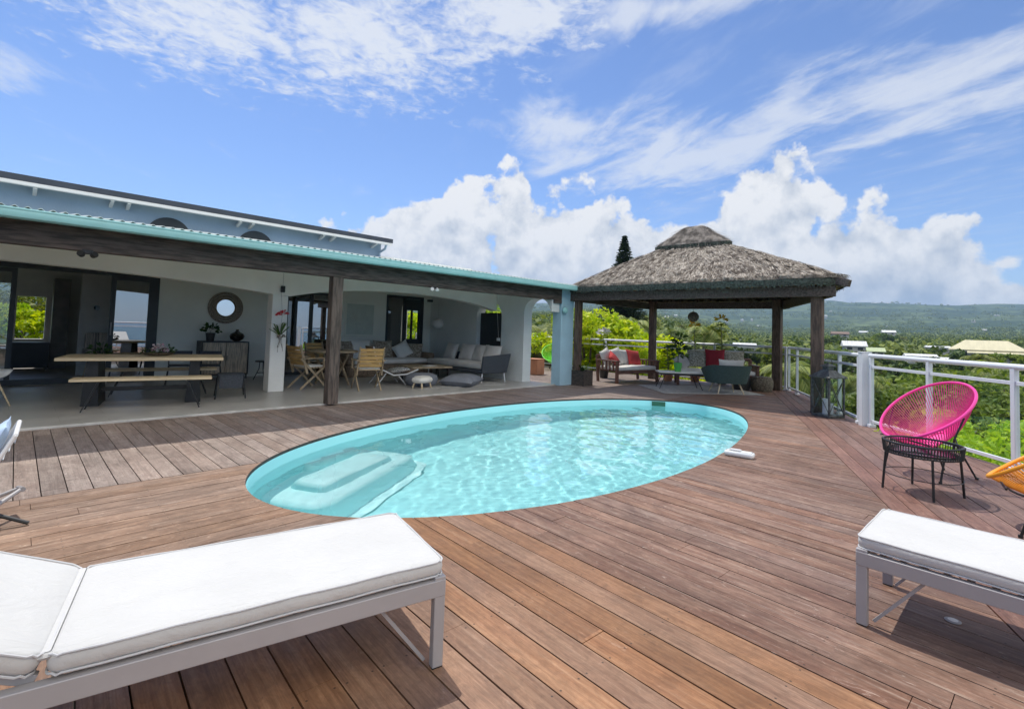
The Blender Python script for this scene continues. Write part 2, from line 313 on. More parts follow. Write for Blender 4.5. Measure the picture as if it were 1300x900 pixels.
M['glass'] = glassmat('rail_glass', (0.93, 0.96, 0.95), 0.03, 0.0)
M['glass_dark'] = glassmat('door_glass', (0.75, 0.78, 0.77), 1.0, 0.07)
M['glass_open'] = glassmat('open_leaf_glass', (0.22, 0.25, 0.26), 1.0, 0.42)
M['glass_black'] = pmat('black_glass', (0.01, 0.012, 0.013), 0.06, var=0.0)
M['lantern'] = pmat('lantern_zinc', (0.12, 0.125, 0.125), 0.5, metal=0.3, var=0.25, vscale=20)
M['candle'] = pmat('candle_wax', (0.62, 0.62, 0.70), 0.5)
M['soil'] = pmat('soil', (0.05, 0.035, 0.025), 0.95)

# ------------------------------------------------------------------ mesh helpers
class MB:
    """collects shapes; build() links them as one mesh object"""
    def __init__(s): s.v = []; s.f = []
    def add(s, vs, fs):
        o = len(s.v); s.v += [tuple(v) for v in vs]; s.f += [tuple(i+o for i in f) for f in fs]; return s
    def box(s, x0, x1, y0, y1, z0, z1, m=None):
        vs = [Vector(p) for p in ((x0,y0,z0),(x1,y0,z0),(x1,y1,z0),(x0,y1,z0),(x0,y0,z1),(x1,y0,z1),(x1,y1,z1),(x0,y1,z1))]
        if m is not None: vs = [m @ v for v in vs]
        return s.add(vs, [(0,3,2,1),(4,5,6,7),(0,1,5,4),(1,2,6,5),(2,3,7,6),(3,0,4,7)])
    def bar(s, a, b, w, h, up=(0,0,1)):
        """rectangular bar from a to b, w across, h along up"""
        a, b = Vector(a), Vector(b); d = (b-a); L = d.length; d.normalize(); up = Vector(up)
        if abs(d.dot(up)) > 0.98: up = Vector((1, 0, 0))
        x = d.cross(up).normalized(); y = x.cross(d)
        vs = [a + x*(sx*w/2) + y*(sy*h/2) + d*t for t in (0, L) for sx, sy in ((-1,-1),(1,-1),(1,1),(-1,1))]
        return s.add(vs, [(0,1,2,3),(7,6,5,4),(0,4,5,1),(1,5,6,2),(2,6,7,3),(3,7,4,0)])
    def tube(s, pts, r, n=8, closed=False, cap=True):
        pts = [Vector(p) for p in pts]; k = len(pts); rs = r if isinstance(r, (list, tuple)) else [r]*k
        o = len(s.v); up = None
        for i, p in enumerate(pts):
            if closed: t = pts[(i+1) % k]-pts[i-1]
            else: t = pts[min(i+1, k-1)]-pts[max(i-1, 0)]
            t.normalize()
            if up is None: up = Vector((0,0,1)) if abs(t.z) < 0.9 else Vector((1,0,0))
            x = t.cross(up).normalized(); up = x.cross(t).normalized()
            for j in range(n):
                a = 2*PI*j/n; s.v.append(tuple(p + x*(math.cos(a)*rs[i]) + up*(math.sin(a)*rs[i])))
        for i in range(k if closed else k-1):
            i2 = (i+1) % k
            for j in range(n):
                j2 = (j+1) % n; s.f.append((o+i*n+j, o+i*n+j2, o+i2*n+j2, o+i2*n+j))
        if cap and not closed:
            s.f.append(tuple(o+j for j in range(n))[::-1]); s.f.append(tuple(o+(k-1)*n+j for j in range(n)))
        return s
    def cyl(s, a, b, r0, r1=None, n=12): return s.tube([a, b], [r0, r0 if r1 is None else r1], n)
    def lathe(s, prof, c=(0,0,0), n=24, sx=1, sy=1):
        """prof: (radius, z) from bottom to top"""
        o = len(s.v); k = len(prof)
        for r, z in prof:
            for j in range(n):
                a = 2*PI*j/n; s.v.append((c[0]+r*math.cos(a)*sx, c[1]+r*math.sin(a)*sy, c[2]+z))
        for i in range(k-1):
            for j in range(n):
                j2 = (j+1) % n; s.f.append((o+i*n+j, o+i*n+j2, o+(i+1)*n+j2, o+(i+1)*n+j))
        s.f.append(tuple(o+j for j in range(n))[::-1]); s.f.append(tuple(o+(k-1)*n+j for j in range(n)))
        return s
    def prism(s, poly, h0, h1, axis='z', holes=()):
        """extruded polygon with holes; axis is the extrusion axis, poly in the other two (in order)"""
        def P3(p, h):
            return {'z': (p[0], p[1], h), 'y': (p[0], h, p[1]), 'x': (h, p[0], p[1])}[axis]
        loops = [list(poly)] + [list(h) for h in holes]
        flat = [p for l in loops for p in l]
        tris = tessellate_polygon([[Vector((p[0], p[1], 0)) for p in l] for l in loops])
        n = len(flat)
        vs = [P3(p, h0) for p in flat] + [P3(p, h1) for p in flat]
        fs = [tuple(t) for t in tris] + [tuple(i+n for i in t[::-1]) for t in tris]
        o = 0
        for l in loops:
            k = len(l)
            for i in range(k): j = (i+1) % k; fs.append((o+i, o+j, o+j+n, o+i+n))
            o += k
        return s.add(vs, fs)
    def softbox(s, w, d, h, r=0.03, e=0.02, bulge=0.0, m=None, c=(0,0,0)):
        """upholstered block centred on c at its base: rounded plan, soft edges"""
        def ring(ins, z):
            out = []; a, b = w/2-ins, d/2-ins; rr = max(r-ins*0.5, 0.006)
            for qx, qy, a0 in ((1,1,0),(-1,1,90),(-1,-1,180),(1,-1,270)):
                for k in range(5):
                    t = rad(a0+k*22.5); out.append(Vector((c[0]+qx*(a-rr)+rr*math.cos(t), c[1]+qy*(b-rr)+rr*math.sin(t), c[2]+z)))
            return out
        lev = [(e,0),(e*.3,e*.3),(0,e),(-0.002,h/2),(0,h-e),(e*.3,h-e*.3),(e,h),(min(w,d)*.12,h+bulge*.5),(min(w,d)*.28,h+bulge)]
        rings = [ring(*l) for l in lev]; o = len(s.v); k = 20
        for rg in rings: s.v += [tuple(m @ p if m is not None else p) for p in rg]
        for i in range(len(rings)-1):
            for j in range(k): j2 = (j+1) % k; s.f.append((o+i*k+j, o+i*k+j2, o+(i+1)*k+j2, o+(i+1)*k+j))
        s.f.append(tuple(o+j for j in range(k))[::-1]); s.f.append(tuple(o+(len(rings)-1)*k+j for j in range(k)))
        return s
    def pillow(s, w, h, t, m=None, n=12, sag=0.0):
        o = len(s.v); m = m or Matrix()
        for side in (1, -1):
            for i in range(n+1):
                for j in range(n+1):
                    u, v = -1+2*i/n, -1+2*j/n
                    k = 1-0.10*(1-abs(u)**2)*(abs(v)**3); l = 1-0.10*(1-abs(v)**2)*(abs(u)**3)
                    z = side*t/2*((1-abs(u)**2.6)*(1-abs(v)**2.6))**0.55
                    wr = 0.06*t*math.sin(5*u+2*v)*(abs(u*v)**.5)
                    s.v.append(tuple(m @ Vector((u*w/2*l, v*h/2*k - sag*(1-u*u)*max(v, 0), z+wr))))
        for side in (0, 1):
            b = o+side*(n+1)**2
            for i in range(n):
                for j in range(n):
                    q = (b+i*(n+1)+j, b+(i+1)*(n+1)+j, b+(i+1)*(n+1)+j+1, b+i*(n+1)+j+1)
                    s.f.append(q if side == 0 else q[::-1])
        return s
    def build(s, name, mat, parent=None, smooth=35, bevel=0.0, loc=None, weld=False):
        me = bpy.data.meshes.new(name); me.from_pydata(s.v, [], s.f); me.update()
        if weld:
            bm = bmesh.new(); bm.from_mesh(me); bmesh.ops.remove_doubles(bm, verts=bm.verts, dist=1e-4); bm.to_mesh(me); bm.free()
        if smooth:
            me.shade_smooth(); me.set_sharp_from_angle(angle=rad(smooth))
        me.materials.append(M[mat] if isinstance(mat, str) else mat)
        o = bpy.data.objects.new(name, me); COL.objects.link(o)
        if parent is not None: o.parent = parent
        if loc is not None: o.location = loc
        if bevel:
            b = o.modifiers.new('bevel', 'BEVEL'); b.width = bevel; b.segments = 2; b.limit_method = 'ANGLE'; b.angle_limit = rad(40)
        return o

def tag(o, label=None, cat=None, group=None, kind=None):
    if label: o['label'] = label
    if cat: o['category'] = cat
    if group: o['group'] = group
    if kind: o['kind'] = kind
    return o
def thing(name, label, cat, loc=(0,0,0), rz=0.0, group=None):
    o = bpy.data.objects.new(name, None); COL.objects.link(o); o.empty_display_size = 0.1
    o.location = loc; o.rotation_euler = (0, 0, rz)
    return tag(o, label, cat, group)
def struct(o): o['kind'] = 'structure'; return o
def kids(o, pool=None):
    return [c for c in bpy.data.objects if c.parent == o]
def dup(root, loc, rz=0.0, label=None, scale=None, group=None):
    r = root.copy(); COL.objects.link(r); r.location = loc; r.rotation_euler = (0, 0, rz)
    if scale is not None: r.scale = (scale,)*3 if not isinstance(scale, tuple) else scale
    if label: r['label'] = label
    if group: r['group'] = group
    for ch in kids(root):
        c = ch.copy(); COL.objects.link(c); c.parent = r
        for g in kids(ch):
            d = g.copy(); COL.objects.link(d); d.parent = c
    return r
def RX(a): return Matrix.Rotation(a, 4, 'X')
def RY(a): return Matrix.Rotation(a, 4, 'Y')
def RZ(a): return Matrix.Rotation(a, 4, 'Z')
def T(x, y, z): return Matrix.Translation((x, y, z))

# ------------------------------------------------------------------ pool outline and deck
PC = (5.45, 4.25); PK = [4.07, -0.067, -0.019, 0.017, 0.198, 0.042, -0.053, -0.021, -0.04]
def pool_pt(t, off=0.0, scale=1.0):
    r = PK[0]
    for k in range(1, 5): r += PK[2*k-1]*math.cos(k*t) + PK[2*k]*math.sin(k*t)
    x, y = r*math.cos(t), r*math.sin(t)/2
    if off:
        e = 1e-3; a = pool_pt(t-e); b = pool_pt(t+e); tx, ty = b[0]-a[0], b[1]-a[1]; l = math.hypot(tx, ty)
        return (PC[0]+x*scale + ty/l*off, PC[1]+y*scale - tx/l*off)
    return (PC[0]+x*scale, PC[1]+y*scale)
NP_ = 160
POOL = [pool_pt(2*PI*i/NP_) for i in range(NP_)]

def clip(poly, cv):
    """Sutherland-Hodgman against a convex counter-clockwise polygon"""
    out = poly
    for i in range(len(cv)):
        a, b = cv[i], cv[(i+1) % len(cv)]
        def side(p): return (b[0]-a[0])*(p[1]-a[1]) - (b[1]-a[1])*(p[0]-a[0])
        src, out = out, []
        for j in range(len(src)):
            p, q = src[j], src[(j+1) % len(src)]; sp, sq = side(p), side(q)
            if sp >= 0: out.append(p)
            if (sp > 0 > sq) or (sp < 0 < sq):
                t = sp/(sp-sq); out.append((p[0]+(q[0]-p[0])*t, p[1]+(q[1]-p[1])*t))
        if len(out) < 3: return []
    return out
def area(p): return sum(p[i][0]*p[(i+1) % len(p)][1]-p[(i+1) % len(p)][0]*p[i][1] for i in range(len(p)))/2

cutter = None
def pool_cutter():
    return MB().prism([pool_pt(2*PI*i/NP_, 0.004) for i in range(NP_)], -1, 1).build('cutter', M['white'], smooth=0)
def deck_zone(theta, org, polys, mat, pitch=0.145, gap=0.007, seglen=3.1, cut=True):
    c, s = math.cos(theta), math.sin(theta)
    loc = lambda p: ((p[0]-org[0])*c+(p[1]-org[1])*s, -(p[0]-org[0])*s+(p[1]-org[1])*c)
    mb = MB(); rg = random.Random(5)
    for poly in polys:
        lp = [loc(p) for p in poly]
        if area(lp) < 0: lp = lp[::-1]
        x0, x1 = min(p[0] for p in lp), max(p[0] for p in lp); y0, y1 = min(p[1] for p in lp), max(p[1] for p in lp)
        for k in range(math.floor(y0/pitch), math.ceil(y1/pitch)):
            rg.seed(k*7+3); x = math.floor(x0/10)*10 - rg.uniform(0, 3)
            while x < x1:
                L = rg.choice((2.4, 3.1, 3.6, 4.2))
                r = [(x+.001, k*pitch+gap/2), (x+L-.002, k*pitch+gap/2), (x+L-.002, (k+1)*pitch-gap/2), (x+.001, (k+1)*pitch-gap/2)]
                x += L
                q = clip(r, lp)
                q = [p for i, p in enumerate(q) if math.hypot(p[0]-q[i-1][0], p[1]-q[i-1][1]) > 1e-4]
                if len(q) >= 3 and area(q) > 2e-4: mb.prism(q, -0.024, rg.uniform(-0.0012, 0.0012))
    o = mb.build('wooden_deck', mat, smooth=0)
    o.location = (org[0], org[1], 0); o.rotation_euler = (0, 0, theta)
    if cut:
        global cutter
        if cutter is None: cutter = pool_cutter()
        bo = o.modifiers.new('cut', 'BOOLEAN'); bo.object = cutter; bo.operation = 'DIFFERENCE'; bo.solver = 'EXACT'
        dg = bpy.context.evaluated_depsgraph_get()
        me = bpy.data.meshes.new_from_object(o.evaluated_get(dg)); o.modifiers.clear(); old = o.data; o.data = me; bpy.data.meshes.remove(old)
        me.materials.clear(); me.materials.append(mat)
    bm = bmesh.new(); bm.from_mesh(o.data)
    bmesh.ops.recalc_face_normals(bm, faces=bm.faces); bm.to_mesh(o.data); bm.free()
    return struct(o)

grey_a, grey_b, grey_c = (0.175, 0.096, 0.066), (0.245, 0.152, 0.110), (0.39, 0.31, 0.25)
dA = deck_mat('deck_boards_grey', (0.205, 0.150, 0.125), (0.27, 0.21, 0.175), (0.33, 0.27, 0.23), seed=1.0)
dB = deck_mat('deck_boards_brown', (0.185, 0.108, 0.068), (0.265, 0.168, 0.112), (0.42, 0.32, 0.245), seed=2.0)
dD = deck_mat('deck_boards_front', grey_a, grey_b, grey_c, seed=3.0, patch=(0.435, (0.205, 0.098, 0.047), (0.305, 0.165, 0.086)))
dC = deck_mat('deck_boards_red', (0.175, 0.095, 0.073), (0.225, 0.132, 0.105), (0.28, 0.18, 0.145), seed=4.0)
TH = rad(-93.5)
deck_zone(PI/2, (0.0575, 4.92), [[(-3, 4.92), (14.25, 4.92), (14.25, 7.79), (-3, 7.79)], [(9.42, 7.79), (14.25, 7.79), (14.6, 14), (9.42, 14)]], dA)
TH = rad(-93.5); _nx, _ny = math.cos(TH), math.sin(TH); _up = (2.0+_nx*(1.965/_ny), 4.915)
deck_zone(0, (0, 4.915), [[(-3, 2.95), (2.0, 2.95), _up, (-3, 4.915)]], dB)
# front field: its rows are numbered so that y = 0 (local) is the change from grey to newer boards
_g = (2.0, 2.95)
def bnd(x): return 0.56 + (x-4.69)*0.4115
_nx, _ny = math.cos(TH), math.sin(TH)
_t = (-3.497)/(_ny-.4115*_nx); _q = (2.0+_nx*_t, 2.95+_ny*_t)
deck_zone(TH, _g, [[(-3, 2.945), (-3, bnd(-3)), (_q[0], _q[1]), (2.0, 2.945)],
                   [_up, (_q[0], _q[1]), (14.2, bnd(14.2)), (14.2, 4.915)]], dD)
RL = [(-3.0, -8.4), (7.45, -0.15), (9.45, 1.50), (14.10, 3.82), (14.25, 4.2)]
deck_zone(math.atan(0.4115), (4.69, 0.555), [[(-3, bnd(-3)-.004), (-3, -8.4), (7.45, -.15), (9.45, 1.5), (9.45, bnd(9.45)-.004)],
                   [(9.45, bnd(9.45)-.004), (9.45, 1.5), (14.1, 3.8), (14.2, bnd(14.2)-.004)]], dC)
if cutter: bpy.data.objects.remove(cutter)
# joists and the dark space below
outer = [(-3, -8.6), (7.5, -0.22), (9.5, 1.45), (14.15, 3.75), (14.7, 14.1), (-3, 14.1)]
struct(MB().prism(outer, -0.30, -0.035, holes=[[pool_pt(2*PI*i/NP_, 0.03) for i in range(NP_)][::-1]]).build('deck_base', pmat('deck_underside', (0.03, 0.025, 0.02), 0.9), smooth=0))

# ------------------------------------------------------------------ pool
def liner_mat():
    m = pmat('pool_liner', (0.41, 0.88, 0.91), 0.5, var=0.015, vscale=0.7); return m
def water_mat():
    m = bpy.data.materials.new('pool_water'); m.use_nodes = True; nt = m.node_tree; nt.nodes.clear()
    out = nt.nodes.new('ShaderNodeOutputMaterial')
    g = nd(nt, 'ShaderNodeBsdfGlass', {'Color': (0.97, 1.0, 1.0, 1), 'Roughness': 0.0, 'IOR': 1.33})
    nt.links.new(g.outputs[0], out.inputs[0]); return m
WZ = -0.13
def build_pool():
    prof = [(0.004, -0.028), (0.012, -0.045), (0.015, -0.30), (0.04, -0.75), (0.16, -.95), (0.36, -1.05)]
    mb = MB(); n = NP_
    for off, z in prof:
        for i in range(n):
            x, y = pool_pt(2*PI*i/n, 0.004-off); mb.v.append((x, y, z))
    for sc_f, z in ((.8, -1.08), (.55, -1.1), (.3, -1.11), (.02, -1.11)):
        prof.append((0, z))
        for i in range(n):
            x, y = pool_pt(2*PI*i/n, 0, sc_f); x0, y0 = pool_pt(2*PI*i/n, -.36); mb.v.append((PC[0]+(x0-PC[0])*sc_f/1.0, PC[1]+(y0-PC[1])*sc_f, z))
    for k in range(len(prof)-1):
        for i in range(n):
            j = (i+1) % n; mb.f.append((k*n+i, (k+1)*n+i, (k+1)*n+j, k*n+j))
    mb.f.append(tuple((len(prof)-1)*n+i for i in range(n))[::-1])
    root = thing('swimming_pool', 'oval turquoise pool with entry steps set into the wooden deck', 'pool', (PC[0], PC[1], 0))
    def sub(o): o.location = (-PC[0], -PC[1], 0); return o
    sub(mb.build('pool_shell', liner_mat(), root, smooth=60))
    # rim: narrow dark band under the boards, white lip just below
    r = MB()
    for off, z in ((0.010, -0.002), (0.001, -0.006), (0.001, -0.03), (0.010, -0.03)):
        for i in range(n): x, y = pool_pt(2*PI*i/n, off); r.v.append((x, y, z))
    for k in range(3):
        for i in range(n): j = (i+1) % n; r.f.append((k*n+i, k*n+j, (k+1)*n+j, (k+1)*n+i))
    sub(r.build('rim', pmat('dark_rim', (0.05, 0.05, 0.045), 0.6), root))
    # moulded entry steps at the left end: lobed slabs going down
    def lobe(cx, cy, a, b, ang, z1, name, flare=1.26):
        mb = MB(); N = 40; lv = [(.02, z1+.004), (.6, z1+.003), (.88, z1), (.96, z1-.02), (1.0, z1-.06), (1.06, z1-.16), (1.18, z1-.4), (flare, -1.05)]
        for f, z in lv:
            for i in range(N):
                t = 2*PI*i/N; q = (abs(math.cos(t))**0.7*math.copysign(1, math.cos(t))*(a*min(f, 1)+max(0, f-1)*.35), abs(math.sin(t))**0.8*math.copysign(1, math.sin(t))*(b*min(f, 1)*(.68+.5*math.cos(t)**2)+max(0, f-1)*.35))
                k = 1-0.14*math.cos(2*t); mb.v.append((cx+q[0]*k*math.cos(ang)-q[1]*k*math.sin(ang), cy+q[0]*k*math.sin(ang)+q[1]*k*math.cos(ang), z))
        for k in range(len(lv)-1):
            for i in range(N): j = (i+1) % N; mb.f.append((k*N+i, (k+1)*N+i, (k+1)*N+j, k*N+j))
        sub(mb.build(name, STEPM, root, smooth=70))
    STEPM = pmat('step_plastic', (0.56, 0.90, 0.92), 0.5, var=0.015)
    lobe(2.55, 5.12, 1.10, 0.62, rad(30), -0.66, 'step', 1.5)
    lobe(2.66, 5.60, 0.50, 0.15, rad(24), -0.44, 'step', 1.5)
    lobe(2.62, 5.08, 0.74, 0.27, rad(28), -0.50, 'step', 1.5)
    # skimmer mouth in the far wall
    t = math.atan2((4.95-PC[1])*2, 9.1-PC[0]); best = min(range(720), key=lambda i: (pool_pt(i*PI/360)[0]-9.2)**2+(pool_pt(i*PI/360)[1]-4.95)**2)
    a = best*PI/360; sx, sy = pool_pt(a, -0.02); ex, ey = pool_pt(a+0.01, -0.02); ang = math.atan2(ey-sy, ex-sx)
    mm = T(sx, sy, 0) @ RZ(ang)
    sk = MB().box(-.13, .13, -.012, .012, -.125, -.035, mm); sub(sk.build('skimmer', pmat('skimmer_dark', (0.03, 0.12, 0.07), 0.5), root))
    # water surface: real ripples, calmer at the left end
    nr, na = 150, 420; ss = np.linspace(0, 1, nr+1)[1:]**0.8
    oc = np.array([pool_pt(2*PI*i/na, -0.008) for i in range(na)])-np.array(PC)
    X = np.concatenate([[PC[0]], (PC[0]+ss[:, None]*oc[None, :, 0]).ravel()]); Y = np.concatenate([[PC[1]], (PC[1]+ss[:, None]*oc[None, :, 1]).ravel()])
    rw = np.random.default_rng(4); Z = np.zeros_like(X)
    for k in range(46):
        lam = 0.085*(0.9/0.085)**(rw.random()**1.3); th = rw.uniform(0, 2*PI) if k % 3 else rw.normal(2.4, .5); amp = 0.00048*(lam/0.4)**1.15
        Z += amp*np.sin((X*math.cos(th)+Y*math.sin(th))*2*PI/lam + rw.uniform(0, 6.28) + 1.2*np.sin(X*rw.uniform(.5, 2)+Y*rw.uniform(.5, 2)))
    Z *= 0.45+0.55*np.clip((X-2.0)/3, 0, 1)
    fs = [(0, 1+i, 1+(i+1) % na) for i in range(na)]
    for k in range(nr-1):
        o0, o1 = 1+k*na, 1+(k+1)*na; fs += [(o0+i, o1+i, o1+(i+1) % na, o0+(i+1) % na) for i in range(na)]
    me = bpy.data.meshes.new('pool_water'); me.from_pydata(np.stack([X, Y, Z+WZ], -1).tolist(), [], fs); me.shade_smooth(); me.materials.append(water_mat())
    w = bpy.data.objects.new('pool_water', me); COL.objects.link(w); tag(w, kind='structure')
    w.cycles.is_caustics_caster = True
    for c in kids(root): c.cycles.is_caustics_receiver = True
    return root
build_pool()

# ------------------------------------------------------------------ veranda floor
def tile_mat():
    m = bpy.data.materials.new('veranda_tiles'); m.use_nodes = True; nt = m.node_tree; b = nt.nodes['Principled BSDF']
    o = nt.nodes.new('ShaderNodeTexCoord').outputs['Object']
    br = nd(nt, 'ShaderNodeTexBrick', {'Vector': o, 'Color1': (0.36, 0.35, 0.335, 1), 'Color2': (0.43, 0.42, 0.40, 1), 'Mortar': (0.20, 0.19, 0.175, 1), 'Scale': 1.0, 'Mortar Size': 0.004, 'Brick Width': 0.9, 'Row Height': 0.45}, offset=0.5)
    n = noise(nt, o, 2.2, 7, 0.65, 0.6)
    c = mixc(nt, 0.5, br.outputs[0], mixc(nt, mapr(nt, n, 0.3, 0.7), (0.33, 0.315, 0.29), (0.54, 0.52, 0.49)))
    nt.links.new(c, b.inputs['Base Color']); nt.links.new(mapr(nt, n, 0.3, 0.7, 0.28, 0.45), b.inputs['Roughness'])
    return m
struct(MB().box(-6, 9.42, 7.80, 12.60, -0.03, 0.02).build('veranda_floor', tile_mat(), smooth=0))
struct(MB().box(-6, 9.42, 7.79, 7.86, -0.03, 0.026).build('veranda_edge', pmat('pale_tile_edge', (0.52, 0.51, 0.48), 0.5), bevel=0.006, smooth=0))

# ------------------------------------------------------------------ the villa
house = thing('villa', 'white and blue villa with long timber fronted veranda and turquoise gutter', 'house', (4.5, 10, 0))
def H(mb, name, mat, **k):
    o = mb.build(name, mat, house if 'parent' not in k else k.pop('parent'), **k); o.location = Vector(o.location)-Vector((4.5, 10, 0)) if o.parent == house else o.location
    return o
def rect(a0, a1, b0, b1): return [(a0, b0), (a1, b0), (a1, b1), (a0, b1)]
def archrect(a0, a1, b0, bs, bt, n=16):
    """opening with an elliptical head: springs at bs, crowns at bt"""
    c, r = (a0+a1)/2, (a1-a0)/2
    return [(a0, b0), (a1, b0)] + [(c+r*math.cos(PI*i/n), bs+(bt-bs)*math.sin(PI*i/n)) for i in range(n+1)]
BY = 12.60
H(MB().prism(rect(-6, 9.05, 0.0, 2.95), BY, BY+0.24, 'y', holes=[rect(-2.4, 2.10, 0.02, 2.24), rect(4.70, 6.02, 0.02, 2.12), rect(7.50, 8.80, 0.02, 2.22)]), 'wall', 'wall', smooth=30)
# end wall with shuttered arch window and arched passage
H(MB().prism(rect(7.70, 12.84, 0.0, 2.95), 9.05, 9.36, 'x', holes=[archrect(7.74, 8.60, 0.021, 1.78, 2.10)+[], archrect(9.50, 10.42, 0.85, 1.72, 2.10)]) if False else
  MB().prism([(8.60, 0.0), (12.84, 0.0), (12.84, 2.95), (7.70, 2.45), (7.70, 1.78)] + [(8.17-0.43*math.cos(PI*(i)/14), 1.78+0.34*math.sin(PI*(i)/14)) for i in range(1, 15)], 9.05, 9.34, 'x',
             holes=[archrect(9.42, 10.42, 0.85, 1.66, 2.08)]), 'wall', 'wall_end', smooth=30)
H(MB().prism(rect(9.87, 12.59, 0.021, 2.7), 9.044, 9.049, 'x', holes=[archrect(9.875, 10.42, 0.85, 1.66, 2.08) if False else rect(9.88, 10.42, .85, 2.0)]), 'wall_lining', 'wall', smooth=0) if False else None
sh = H(MB().box(9.20, 9.235, 9.41, 10.43, 0.84, 1.76), 'shutter', 'darkframe')
mbv = MB()
for k in range(14): mbv.box(9.188, 9.2, 9.46, 9.90, .90+k*.06, .93+k*.06); mbv.box(9.188, 9.2, 9.95, 10.38, .90+k*.06, .93+k*.06)
mbv.build('slats', 'darkframe', sh, smooth=0)
# white arcade beam with flat arches, and its pillars
def flatarch(x0, x1, zs=1.81, zt=2.05, n=18):
    c, r = (x0+x1)/2, (x1-x0)/2
    return [(c-r*math.cos(PI*i/n), zs+(zt-zs)*(1-abs(math.cos(PI*i/n))**2.4)) for i in range(n+1)]
arc = [(-6, 1.83)] + flatarch(-6, 3.34, 1.83, 2.04, 30)[1:] + [(3.34, 1.81), (3.62, 1.81)] + flatarch(3.62, 9.05, 1.80, 2.07, 26)[1:] + [(9.05, 2.72), (-6, 2.72)]
H(MB().prism(arc, 9.62, 9.86, 'y'), 'arcade_beam', 'wall_white', smooth=25)
H(MB().box(3.34, 3.62, 9.61, 9.87, 0.021, 1.812), 'pillar', 'wall_white', bevel=0.008)
# ceilings / roof
def slope_z(y): return 2.375 + (y-7.46)*(2.86-2.375)/(11.0-7.46)
H(MB().add([(-6, 7.60, slope_z(7.6)), (9.80, 7.60, slope_z(7.6)), (9.80, 11.1, slope_z(11.1)), (-6, 11.1, slope_z(11.1)),
            (-6, 7.60, slope_z(7.6)+.05), (9.80, 7.60, slope_z(7.6)+.05), (9.80, 11.1, slope_z(11.1)+.05), (-6, 11.1, slope_z(11.1)+.05)],
           [(0,3,2,1),(4,5,6,7),(0,1,5,4),(1,2,6,5),(2,3,7,6),(3,0,4,7)]), 'ceiling', 'wall_white', smooth=0)
H(MB().box(-6, 9.36, 11.05, 17.3, 2.92, 3.05), 'ceiling', 'wall_white', smooth=0)
# corrugated sheets: a real wave along X
cv = MB(); pit = 0.10; xs = np.arange(-6, 9.86, pit/6)
for y in (7.37, 11.0):
    for x in xs: cv.v.append((float(x), y, slope_z(y)+0.072+0.016*math.sin(2*PI*x/pit)))
nx = len(xs)
for i in range(nx-1): cv.f.append((i, i+1, nx+i+1, nx+i))
ro = H(cv, 'roof', 'corr', smooth=80); so = ro.modifiers.new('thick', 'SOLIDIFY'); so.thickness = 0.008
# gutter
gt = MB()
gp = [(7.46, 2.425), (7.36, 2.425), (7.352, 2.41), (7.358, 2.395), (7.35, 2.36), (7.36, 2.325), (7.38, 2.312), (7.46, 2.312)]
gt.prism([(a, b) for a, b in gp], -6, 9.86, 'x'); H(gt, 'gutter', 'gutter', smooth=30)
# dark beam in front, posts
bm_ = H(MB().box(-6, 9.38, 7.66, 7.82, 2.07, 2.372), 'front_beam', 'timber', bevel=0.006)
H(MB().box(9.10, 9.37, 7.65, 7.83, 1.99, 2.068), 'beam_bracket', 'timber', bevel=0.006)
H(MB().box(-6, 9.38, 7.47, 7.655, 2.335, 2.36), 'eaves_board', 'timber', smooth=0)
for px in (3.665, -2.2):
    H(MB().box(px-.088, px+.088, 7.66, 7.82, 0.024, 2.068), 'post', 'timber_v', bevel=0.005)
H(MB().box(9.38, 9.86, 7.66, 7.94, 0.0, 2.38), 'blue_post', 'post_blue', bevel=0.008)
# upper storey behind: blue wall, dark arched vents, white soffit, dark roof edge
UY = 11.0
H(MB().box(-6, 6.32, UY, UY+0.22, 2.90, 3.36), 'upper_wall', 'wall_blue', smooth=0)
H(MB().box(6.10, 6.319, UY+.22, 17.3, 2.93, 3.30), 'upper_wall', 'wall_blue', smooth=0)
H(MB().prism([(UY-.30, 3.345), (17.6, 4.1), (17.6, 4.18), (UY-.32, 3.445), (UY-.32, 3.35)], -6, 6.46, 'x'), 'upper_roof', 'fascia', smooth=0)
H(MB().box(-6, 6.44, UY-.315, UY-.25, 3.285, 3.347), 'upper_gutter', 'white', bevel=0.01)
for x in (-3.6, -1.1, 0.1, 1.05, 1.28, 3.05, 3.28, 4.75, 5.0, 6.05):
    H(MB().bar((x, UY-.26, 3.29), (x, UY-.02, 3.22), 0.05, 0.055), 'gutter_bracket', 'white')
H(MB().tube([(6.30, UY-.28, 3.29), (6.32, UY-.2, 3.20), (6.26, UY-.05, 3.12), (6.26, UY-.05, 2.98)], 0.03, 8), 'downpipe', 'wall_blue')
for x in (1.92, 3.42, -1.2):
    H(MB().prism([(x+.34*math.cos(PI*i/20), 2.86+.32*math.sin(PI*i/20)) for i in range(21)], UY-.02, UY+.02, 'y'), 'arched_vent', 'darkframe', smooth=30)
